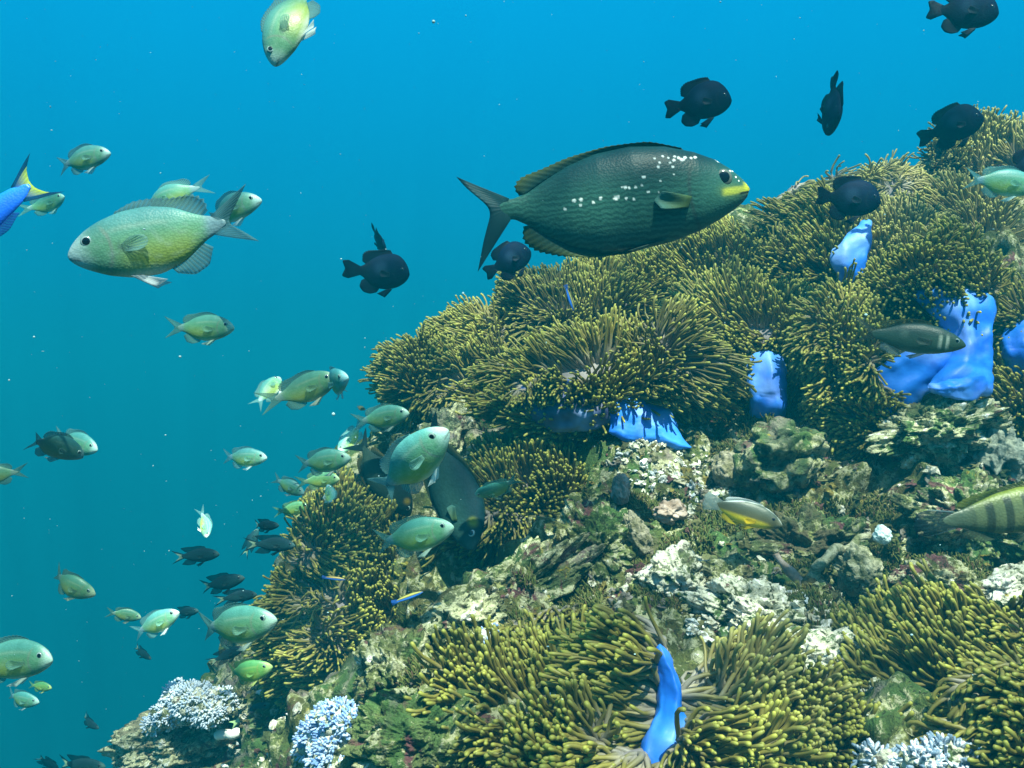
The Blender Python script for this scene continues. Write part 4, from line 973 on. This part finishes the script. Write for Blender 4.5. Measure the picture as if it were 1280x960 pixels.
def rabdark_paint(x, z, y):
    c = lerp((.030, .085, .075), (.010, .038, .050), ss(z, -.05, .12))
    c = over(c, (.34, .36, .03), ss(np.hypot(x - .34, (z - .07) * 1.2), .055, .012) * .8)
    return over(c, (.09, .15, .14), ss(x, .42, .49) * .7)
def darkrabbit(bend): return Fish('rabbitfish', RAB, rabdark_paint, bend, skin=M_SKIN_DARK, fin=M_FIN_SOLID, eye=M_EYE, eyes=(.405, .034, .027), fins=RAB_FINS, nx=90, nr=48)
def rabbit(bend): return Fish('rabbitfish', RAB, rab_spots_glint, bend, skin=M_SKIN_WAVY, fin=M_FIN_SOLID, eye=M_EYE_GOLD, eyes=(.405, .034, .031), fins=RAB_FINS, nx=560, nr=260)

# ---- yellow bellied fish
def yel_paint(x, z, y):
    c = lerp((.085, .085, .042), (.060, .080, .060), ss(z, -.02, .1))
    c = over(c, (.62, .50, .02), ss(z, -.020, -.070) * ss(x, .44, .26))
    c = over(c, (.78, .85, .85), ss(z - np.interp(x, [-.3, -.2, 0, .2, .4, .5], [.055, .075, .142, .158, .090, -.01]), -.012, .010))
    c = over(c, (.20, .20, .13), ss(x, .40, .48) * .7)
    return c
YEL = [(.5, .0, -.02, .008), (.475, .030, -.05, .030), (.40, .085, -.095, .052), (.28, .135, -.130, .066), (.12, .155, -.15, .068), (-.04, .138, -.142, .056), (-.16, .100, -.105, .036), (-.23, .070, -.07, .02), (-.27, .058, -.058, .012), (-.34, .010, -.010, .002)]
Y0 = (.62, .50, .02)
YEL_FINS = [dict(name='caudal_fin', root=[(-.26, .06), (-.27, 0), (-.26, -.06)], tip=[(-.46, .12), (-.50, .06), (-.485, 0), (-.50, -.06), (-.46, -.12)], color=(.35, .42, .38), tipcolor=(.35, .45, .42), rays=14),
            dict(name='dorsal_fin', root=[(.24, .140), (.05, .146), (-.1, .115), (-.21, .075)], tip=[(.20, .165), (.05, .178), (-.10, .162), (-.23, .125), (-.245, .085)], color=(.5, .55, .52), tipcolor=(.8, .85, .85), rays=18),
            dict(name='anal_fin', root=[(.03, -.142), (-.1, -.118), (-.2, -.08)], tip=[(-.02, -.175), (-.12, -.185), (-.22, -.15), (-.235, -.09)], color=Y0, rays=12),
            dict(name='pelvic_fin', root=[(.2, -.135), (.14, -.14)], tip=[(.08, -.20), (.03, -.18)], color=Y0, rays=5, n=9, mirror=True, y0=.02, splay=.02),
            dict(name='pectoral_fin', root=[(.19, -.04), (.17, -.095)], tip=[(.06, -.045), (.03, -.085), (.07, -.12)], color=(.70, .52, .02), rays=9, n=15, mirror=True, y0=.06, splay=.04)]
def yellowbelly(bend): return Fish('yellow_bellied_fish', YEL, yel_paint, bend, eye=M_EYE_DARK, eyes=(.375, .030, .024), fins=YEL_FINS)

# ---- striped fish
def ser_paint(x, z, y):
    c = lerp((.17, .21, .14), (.19, .23, .06), ss(z, .02, .12))
    bars = ss(np.sin((x + .03 * np.abs(z)) * 62.0), -.05, .4); c = over(c, (.050, .065, .055), bars * ss(x, -.22, -.12) * .95)
    c = over(c, (.10, .14, .13), ss(x, -.12, -.24) * .9)
    return over(c, (.28, .34, .07), ss(z - np.interp(x, [-.3, -.2, 0, .2, .4, .5], [.045, .055, .105, .12, .07, .0]), -.03, .0) * ss(x, -.2, -.05))
SER = [(.5, .0, -.02, .008), (.46, .05, -.06, .034), (.38, .10, -.10, .058), (.26, .142, -.14, .074), (.12, .158, -.158, .076), (-.02, .138, -.142, .062), (-.14, .096, -.10, .040), (-.22, .062, -.066, .024), (-.28, .048, -.05, .013), (-.36, .010, -.010, .002)]
SER_FINS = [dict(name='caudal_fin', root=[(-.265, .048), (-.275, 0), (-.265, -.048)], tip=[(-.40, .078), (-.48, .070), (-.50, .025), (-.50, -.02), (-.475, -.06), (-.40, -.072)], color=(.05, .09, .12), tipcolor=(.03, .06, .12), rays=10, edge=(.84, (.22, .36, .60))),
            dict(name='dorsal_fin', root=[(.26, .142), (.08, .150), (-.08, .112), (-.20, .068)], tip=[(.22, .180), (.08, .19), (-.08, .162), (-.22, .125), (-.25, .07)], color=(.17, .21, .06), tipcolor=(.24, .28, .06), rays=20, notch=.1),
            dict(name='anal_fin', root=[(.0, -.138), (-.1, -.112), (-.19, -.074)], tip=[(-.04, -.175), (-.13, -.18), (-.23, -.13), (-.22, -.075)], color=(.12, .16, .14), rays=12),
            dict(name='pelvic_fin', root=[(.2, -.142), (.14, -.15)], tip=[(.06, -.215), (.02, -.19)], color=(.2, .24, .2), rays=5, n=9, mirror=True, y0=.02, splay=.02),
            dict(name='pectoral_fin', root=[(.22, .0), (.20, -.06)], tip=[(.08, .01), (.06, -.03), (.09, -.08)], color=(.25, .28, .18), rays=9, n=15, mirror=True, y0=.07, splay=.04)]
SER = [(x, t * .80, b * .80, w * .85) for x, t, b, w in SER]
for f in SER_FINS[1:4]:
    for key in ('root', 'tip'): f[key] = [(x, z * .80) for x, z in f[key]]
def striped(bend): return Fish('striped_fish', SER, ser_paint, bend, eyes=(.40, .03, .024), fins=SER_FINS, nx=150)

# ---- dusky fish with pale bars behind the eye
def bar_paint(x, z, y):
    c = lerp((.045, .085, .055), (.022, .055, .045), ss(z, -.03, .1))
    for xb, wd in ((.335, .012), (.275, .014)): c = over(c, (.34, .38, .30), (1 - ss(np.abs(x - xb + .15 * z * z), wd * .6, wd * 1.5)) * ss(z, .07, .03) * ss(z, -.085, -.05))
    c = over(c, (.20, .27, .27), ss(z, -.09, -.14) * .8)
    return over(c, (.11, .15, .11), ss(np.hypot(x + .03, z - .03), .06, .01) * .7)
BAR = [(.5, .0, -.02, .006), (.47, .035, -.045, .028), (.40, .080, -.078, .046), (.28, .125, -.112, .062), (.12, .145, -.135, .066), (-.04, .125, -.120, .052), (-.16, .075, -.075, .030), (-.23, .046, -.046, .016), (-.27, .045, -.045, .010), (-.33, .008, -.008, .002)]
def barred(bend): return Fish('bar_faced_fish', BAR, bar_paint, bend, eye=M_EYE, eyes=(.415, .018, .024), fins=[
    dict(name='caudal_fin', root=[(-.255, .044), (-.265, 0), (-.255, -.044)], tip=[(-.50, .165), (-.42, .09), (-.33, .01), (-.33, -.01), (-.42, -.08), (-.50, -.11)], color=(.06, .09, .07), tipcolor=(.05, .08, .07), rays=14),
    dict(name='dorsal_fin', root=[(.22, .128), (.05, .132), (-.09, .10), (-.19, .056)], tip=[(.18, .165), (.05, .178), (-.08, .155), (-.2, .135), (-.25, .09), (-.22, .055)], color=(.05, .075, .06), tipcolor=(.10, .12, .04), rays=18),
    dict(name='anal_fin', root=[(.0, -.122), (-.09, -.098), (-.17, -.068)], tip=[(-.04, -.165), (-.13, -.165), (-.22, -.12), (-.2, -.06)], color=(.18, .25, .25), rays=12),
    dict(name='pelvic_fin', root=[(.19, -.118), (.13, -.124)], tip=[(.06, -.185), (.02, -.16)], color=(.25, .3, .3), rays=5, n=9, mirror=True, y0=.02, splay=.02),
    dict(name='pectoral_fin', root=[(.215, .0), (.2, -.05)], tip=[(.08, .01), (.06, -.03), (.09, -.06)], color=(.12, .16, .14), rays=9, n=15, mirror=True, y0=.06, splay=.04)])

# ---- wrasses
WRA = [(.5, .0, -.012, .006), (.47, .028, -.030, .020), (.40, .058, -.058, .036), (.28, .085, -.085, .046), (.12, .096, -.098, .048), (-.06, .092, -.092, .042), (-.18, .072, -.072, .030), (-.26, .058, -.058, .018), (-.30, .056, -.056, .012), (-.375, .010, -.010, .002)]
def moon_paint(x, z, y):
    c = lerp((.01, .14, .85), (.01, .24, .75), ss(z, -.03, .06)); return over(c, (.01, .08, .60), ss(z, -.03, -.08) * .8)
def moon(bend): return Fish('moon_wrasse', WRA, moon_paint, bend, eyes=(.40, .02, .018), fins=[
    dict(name='caudal_fin', root=[(-.285, .058), (-.30, 0), (-.285, -.058)], tip=[(-.50, .150), (-.42, .095), (-.385, .03), (-.385, -.03), (-.42, -.10), (-.50, -.165)], color=(.02, .09, .40), tipcolor=(.75, .85, .0), rays=14, n=41, edge=(.60, (.010, .05, .16))),
    dict(name='dorsal_fin', root=[(.26, .086), (.0, .094), (-.2, .066)], tip=[(.22, .115), (0, .135), (-.22, .11)], color=(.02, .10, .40), rays=20),
    dict(name='anal_fin', root=[(.02, -.094), (-.1, -.086), (-.2, -.066)], tip=[(-.02, -.13), (-.12, -.13), (-.23, -.10)], color=(.02, .08, .40), rays=12),
    dict(name='pectoral_fin', root=[(.24, .01), (.22, -.04)], tip=[(.10, .02), (.08, -.02), (.12, -.05)], color=(.05, .2, .6), rays=9, n=15, mirror=True, y0=.045, splay=.05)])
def cl_paint(x, z, y):
    c = lerp((.04, .16, .62), (.30, .22, .05), ss(z, -.01, .03)); return over(c, (.02, .03, .08), (1 - ss(np.abs(z - .012), .006, .018)) * .9)
def cleaner(bend): return Fish('cleaner_wrasse', [(x, t * .8, b * .8, w * .9) for x, t, b, w in WRA], cl_paint, bend, eyes=(.41, .014, .016), fins=[
    dict(name='caudal_fin', root=[(-.285, .046), (-.30, 0), (-.285, -.046)], tip=[(-.48, .085), (-.5, .03), (-.5, -.03), (-.48, -.085)], color=(.03, .10, .40), rays=10),
    dict(name='dorsal_fin', root=[(.26, .07), (.0, .076), (-.2, .054)], tip=[(.22, .095), (0, .108), (-.22, .085)], color=(.22, .18, .06), rays=20)])

MAKE = {'damsel': damsel, 'black': blackfish, 'swallow': swallow, 'rabbit': rabbit, 'darkrabbit': darkrabbit, 'yellow': yellowbelly, 'striped': striped, 'barred': barred, 'moon': moon, 'cleaner': cleaner}
NAME = {'damsel': 'damselfish', 'black': 'black_damselfish', 'swallow': 'dark_damselfish', 'rabbit': 'rabbitfish', 'darkrabbit': 'rabbitfish', 'yellow': 'yellow_bellied_fish', 'striped': 'striped_fish', 'barred': 'bar_faced_fish', 'moon': 'moon_wrasse', 'cleaner': 'cleaner_wrasse'}
GROUP = {'damsel': 'green and pale damselfish schooling in open water', 'black': 'black damselfish hovering round the reef top', 'swallow': 'small dark fork tailed damselfish by the reef foot', 'darkrabbit': 'large dark fish behind the brightest damselfish', 'cleaner': 'little blue wrasses'}
PROTO = {}
def fish(kind, label, px, py, length, real, heading=0, yaw=0, up=None, lean=0.0, bend=0.0, tint=(1, 1, 1), tiny=False):
    """length in photo pixels if seen from the side, real length in m; heading: where the snout points in the picture (0 right, 90 up);
    yaw turns the snout towards us; lean tips the back towards us"""
    key = (kind, bend)
    if key not in PROTO:
        f = MAKE[kind](bend)
        root = empty(NAME[kind])
        for nm, me, mt, loc, scl in f.parts:
            o = link(nm, me, mt, root); o.location = loc; o.scale = scl
        PROTO[key] = root
    else:
        src = PROTO[key]; root = src.copy(); COL.objects.link(root)
        for ch in src.children:
            c = ch.copy(); COL.objects.link(c); c.parent = root
    for ch in root.children: ch.color = (*tint, 1)
    d = real * F / length
    h, y = R(heading), R(yaw)
    X = Vector((math.cos(h) * math.cos(y), -math.sin(y), math.sin(h) * math.cos(y)))
    if up is None: up = heading + 90 if math.cos(h) >= 0 else heading - 90
    U = Vector((math.cos(R(up)), 0, math.sin(R(up)))) + lean * Vector((0, -1, 0))
    Y = U.cross(X).normalized(); Z = X.cross(Y)
    m = Matrix((X, Y, Z)).transposed().to_4x4()
    root.matrix_world = Matrix.Translation(Vector(P(px, py, d))) @ m @ Matrix.Diagonal((real, real, real, 1))
    tag(root, label, 'fish', GROUP.get(kind))
    return root

WHT = (2.6, 2.3, 2.3); PALE = (1.7, 1.65, 1.6); YLW = (1.7, 1.5, .5); DRK = (.38, .45, .5); TEAL = (.8, 1.05, 1.25); OLV = (.95, .85, .6)
# big ones
fish('rabbit', 'big dark teal fish with wavy lines, white spots, painted shoulder glint and yellow lips above the anemones', 755, 251, 363, .36, 5, 0)
fish('darkrabbit', 'large dark fish pointing down behind the brightest damselfish, yellow mark by its eye', 568, 610, 178, .225, -68, 34, up=22, lean=.25, bend=-.5, tint=(.55, .6, .6))
fish('darkrabbit', 'dark brown fish mostly hidden behind the brightest damselfish', 478, 597, 122, .17, -56, -10, up=34, bend=.5, tint=(.85, .6, .5))
fish('moon', 'bright blue wrasse leaving at left edge, yellow crescent on its tail', -28, 282, 214, .22, 222, 8, up=140)
fish('striped', 'yellow green fish with dark vertical bars at right edge, blue edged tail', 1250, 641, 226, .20, 8, -4, tint=(.62, .64, .45))
fish('barred', 'dusky fish with two pale bars behind the eye before the big blue column', 1133, 422, 138, .125, -8, 12)
fish('yellow', 'grey fish with white edged back and bright yellow belly before the rock face', 928, 640, 100, .104, -17, 10)
# black ones
fish('black', 'black fish cut by the top edge at upper right', 1203, 14, 84, .11, -8, 12, bend=0)
fish('black', 'black fish hanging in open water above the big fish head', 873, 128, 82, .11, 4, 6, bend=0.5)
fish('black', 'black fish seen edge on, head down, in open water over the reef', 1040, 130, 82, .11, -97, 8, up=-10, lean=9.0, bend=0.0)
fish('black', 'black fish against the tip of the skyline at upper right', 1190, 158, 74, .115, 14, 18, bend=0.9)
fish('black', 'black fish just above the upright blue column', 1059, 249, 80, .11, -6, 8, bend=-0.3)
fish('black', 'black fish cut off by the right edge, its rounded tail showing', 1289, 213, 80, .11, 4, 0, bend=0.25)
fish('black', 'black fish alone in open water left of the big fish tail', 474, 341, 78, .11, -3, 4, bend=-0.9)
fish('black', 'thin dark fish seen edge on just above a lone black fish', 473, 299, 44, .075, -64, 10, up=26, lean=3.0, bend=0)
fish('black', 'black fish half hidden behind the tail fin of the big fish', 636, 326, 64, .10, 28, -14, bend=0.5)
# green damselfish, upper water
fish('damsel', 'green damselfish diving head down at the top edge, white fin showing', 362, 18, 142, .11, -104, 12, up=178, tint=(1.1, 1.05, 1.0), bend=-0.6)
fish('damsel', 'small green damselfish above the blue wrasse tail, dark back fin raised', 102, 199, 78, .10, 10, 8, bend=.25, tint=(1, 1.05, 1.1))
fish('damsel', 'biggest olive damselfish at left, swimming left very close', 206, 298, 228, .12, 193, 10, bend=.4, tint=(1.1, 1.02, 1.1))
fish('damsel', 'damselfish with pale snout facing right behind the biggest olive one', 284, 262, 92, .105, 14, 12, tint=(1.1, 1.15, 1.2), bend=0.9)
fish('damsel', 'pale bellied damselfish showing only above the biggest olive one', 217, 243, 80, .105, 200, -18, bend=-.8, tint=PALE)
fish('damsel', 'green damselfish with bright belly line alone in mid water', 252, 410, 86, .105, 0, 6, tint=(1.15, 1.15, .95), bend=-0.3)
fish('damsel', 'pale damselfish turned away behind a forked green tail', 335, 488, 60, .10, 62, -50, up=150, tint=PALE, bend=0.25)
fish('damsel', 'olive damselfish with raised spiny fin behind the one facing us', 380, 487, 94, .11, 20, 10, tint=(1.05, .95, .75), bend=-0.9)
fish('damsel', 'blue green damselfish facing us, right of an olive one', 416, 479, 88, .10, 16, 58, bend=.8, tint=TEAL)
fish('damsel', 'green damselfish partly behind a dark turning fish at left', 94, 553, 74, .10, -14, 20, tint=(1.1, 1.2, 1.25), bend=0)
fish('damsel', 'dark olive fish turning away, overlapping a green one at left', 66, 555, 84, .10, -38, -48, up=62, bend=-.8, tint=DRK)
fish('damsel', 'pale yellowish damselfish alone left of the main school', 303, 572, 62, .09, 0, 4, tint=WHT, bend=0.5)
fish('damsel', 'tiny white damselfish sinking head down in open water', 257, 655, 42, .075, -66, 38, up=30, tint=WHT, bend=-0.6)
fish('damsel', 'green damselfish swimming down to the right at lower left', 85, 731, 72, .10, -20, 4, tint=OLV, bend=0.9)
fish('damsel', 'small blurred olive fish in mid water at lower left', 155, 768, 42, .085, -14, -10, tint=(.85, .8, .6), bend=-0.3)
fish('damsel', 'cream white damselfish slanting up to the right at lower left', 193, 780, 68, .095, 26, 0, tint=WHT, bend=0.25)
fish('damsel', 'large pale faced damselfish cut off by the left edge', 10, 824, 130, .115, 4, 8, tint=(1.1, 1.1, 1.0), bend=-0.9)
fish('damsel', 'tiny yellow fish under the large pale faced damselfish', 50, 858, 32, .07, -5, 8, tint=YLW, bend=0)
fish('damsel', 'blurred pale fish below the large pale faced damselfish', 25, 874, 52, .09, -6, 10, tint=(1.2, 1.3, 1.3), bend=0.5)
fish('damsel', 'green fish leaving at the left edge, only its tail half in view', -4, 593, 62, .10, 186, 0, tint=OLV, bend=-0.6)
fish('damsel', 'large damselfish with forked tail in front of the dome shaped anemone', 290, 783, 126, .115, 12, 16, bend=.4, tint=(1.1, 1.1, 1.0))
fish('damsel', 'yellow damselfish above the white soft coral on the low boulder', 306, 841, 72, .072, 14, 8, tint=(1.45, 1.35, .5), bend=0.9)
fish('damsel', 'green damselfish above the white one, close to the reef shoulder', 477, 522, 74, .10, 10, 12, tint=(.95, 1, .9), bend=-0.3)
fish('damsel', 'white damselfish turning toward us with tail raised', 438, 549, 52, .08, 236, 42, up=150, bend=.8, tint=WHT)
fish('damsel', 'green damselfish left of the dark brown fish, above a yellowish one', 402, 577, 76, .10, 8, 10, tint=(1.05, 1.1, 1.0), bend=0.25)
fish('damsel', 'yellowish fish half hidden under a green damselfish', 400, 600, 52, .072, 4, 6, tint=(1.5, 1.35, .8), bend=-0.9)
fish('damsel', 'small dark green damselfish heading down above the dome shaped anemone', 360, 607, 48, .066, -24, 14, tint=(.6, .75, .8), bend=0)
fish('damsel', 'brightest damselfish facing us with big eye and pale face', 510, 583, 148, .115, 43, 22, up=130, lean=.10, bend=.4, tint=(1.45, 1.45, 1.5))
fish('damsel', 'green damselfish in profile below the brightest one', 514, 671, 110, .11, 14, 6, tint=(1.15, 1.25, 1.1), bend=0.5)
fish('damsel', 'pale yellow fish peeping from behind the top of the dome shaped anemone', 366, 636, 44, .062, 8, 0, tint=(1.6, 1.5, .8), bend=-0.6)
fish('damsel', 'dark teal fish seen small on top of the dome shaped anemone', 414, 622, 40, .052, 115, -40, tint=(.5, .7, .85), bend=0.9)
fish('damsel', 'pale green slim fish before the middle bushy anemone', 622, 611, 66, .075, 200, -24, up=105, lean=.9, tint=(1.0, 1.15, 1.0), bend=-0.3)
fish('damsel', 'tiny orange brown fish above the reef shoulder damselfish', 451, 510, 13, .02, -20, 10, tint=(1.4, .6, .3), bend=0.25)
fish('damsel', 'faint pale fish under the blue wrasse tail', 58, 256, 56, .10, 20, 8, tint=(1.0, 1.25, 1.1), bend=-0.9)
fish('damsel', 'pale grey fish blurred behind the black fish at the right edge', 1252, 228, 92, .12, -8, 6, tint=(1.5, 1.6, 1.6), bend=0)
# dark ones
fish('swallow', 'topmost small dark fish of the cluster left of the dome shaped anemone', 330, 657, 44, .058, 4, 22, bend=0.5)
fish('swallow', 'dark fish with pale tail edges touching the dome shaped anemone', 340, 680, 62, .077, -2, 8, bend=-0.6)
fish('swallow', 'faint teal fish hidden behind the dark cluster by the dome anemone', 314, 676, 38, .075, 70, -40, up=150, tint=(2.2, 2.2, 2.0), bend=0.9)
fish('swallow', 'dark fork tailed fish highest of two in open water, left of cluster', 246, 694, 60, .09, 4, 6, bend=-0.3)
fish('swallow', 'dark fork tailed fish just above the large damselfish by the dome anemone', 276, 729, 64, .09, 14, 8, bend=0.25)
fish('swallow', 'dark fish back showing above the large damselfish', 297, 745, 50, .068, 5, 0, bend=-0.9)
fish('swallow', 'small dark fish at the snout of the cream white one', 232, 765, 40, .075, 10, 20, bend=0)
fish('swallow', 'tiny dark fish in open water under the cream white one', 177, 816, 30, .06, -30, 10, bend=0.5)
fish('swallow', 'dark spiky finned fish below the large damselfish', 284, 818, 46, .060, 22, 0, bend=-0.6)
fish('swallow', 'small dark fish alone near the bottom at left', 110, 903, 33, .07, -24, 14, bend=0.9)
fish('swallow', 'dark rounded tail poking up at the bottom edge, far left', 60, 953, 40, .08, -62, -30, up=30, bend=-0.3)
fish('swallow', 'dark teal fish along the bottom edge left of the low boulder', 100, 957, 66, .095, 0, 6, tint=(1.5, 1.5, 1.3), bend=0.25)
fish('swallow', 'dark fish leftmost of the row under the low boulder', 195, 952, 44, .08, 38, 10, bend=-0.9)
fish('swallow', 'teal dark fish in the middle of the row under the low boulder', 218, 944, 54, .085, 30, 0, tint=(2.0, 2.0, 1.8), bend=0)
fish('swallow', 'dark fish in the crevice under the white soft coral', 243, 918, 36, .07, 36, 10, bend=0.5)
fish('swallow', 'dark fish standing upright before the cream face of the low boulder', 292, 940, 40, .075, 66, 0, up=156, bend=-0.6)
fish('swallow', 'bluish dark fish lying on the white soft coral', 248, 874, 40, .068, -6, 14, tint=(1.6, 2.2, 2.6), bend=0.9)
fish('swallow', 'teal fish in shade right of the white soft coral', 312, 893, 62, .09, 28, 6, tint=(2.6, 2.6, 2.0), bend=-0.3)
fish('swallow', 'dim teal fish between the two white soft corals', 352, 906, 66, .09, 40, 0, tint=(1.8, 2.0, 1.8), bend=0.25)
fish('swallow', 'dark forked tail fish before the bluish soft coral', 405, 938, 70, .085, 238, -6, up=150, tint=(1.7, 2.0, 1.6), bend=-0.9)
# little wrasses
fish('cleaner', 'orange backed blue wrasse diving beside the left shoulder of the reef', 541, 503, 46, .075, 232, 0, up=140, tint=(1.2, 1, 1))
fish('cleaner', 'bright blue wrasse in the gap right of the dome shaped anemone', 509, 747, 42, .052, 20, 0, tint=(1, 1.3, 1.3))
fish('cleaner', 'small blue wrasse against the middle of the dome shaped anemone', 417, 723, 30, .037, -6, 0)
fish('cleaner', 'tiny blue wrasse among tentacles of the small olive anemone', 724, 804, 22, .021, -10, 0)
fish('cleaner', 'blue wrasse upright between anemones below the big fish', 712, 372, 34, .052, -72, 0, up=18, tint=(.8, 1.1, 1.2))
fish('cleaner', 'tiny blue fish under the green damselfish near the dark brown fish', 418, 593, 14, .025, -20, 0, tint=(1, 1.4, 1.6))

# ------------------------------------------------------------------ specks drifting in the water
r = np.random.default_rng(21); bv, bf = icosphere(1); V, T = [], []
for i in range(900):
    d = r.uniform(.45, 2.6); q = P(r.uniform(-60, 1340), r.uniform(-60, 900), d)
    s = .00034 * (.6 + 2.4 * r.random() ** 6) * (.6 + .5 * d)
    V.append(bv * s * r.uniform(.3, 1.6, 3) + q); T.append(bf + len(bv) * i)
k = NT('drifting_speck'); M_SNOW = k.done((.30, .44, .46), .9, None, .0)
snow = link('marine_snow', mesh_np('marine_snow', np.concatenate(V), None, np.concatenate(T)), M_SNOW)
tag(snow, 'fine pale specks drifting in the water', 'specks', kind='stuff')
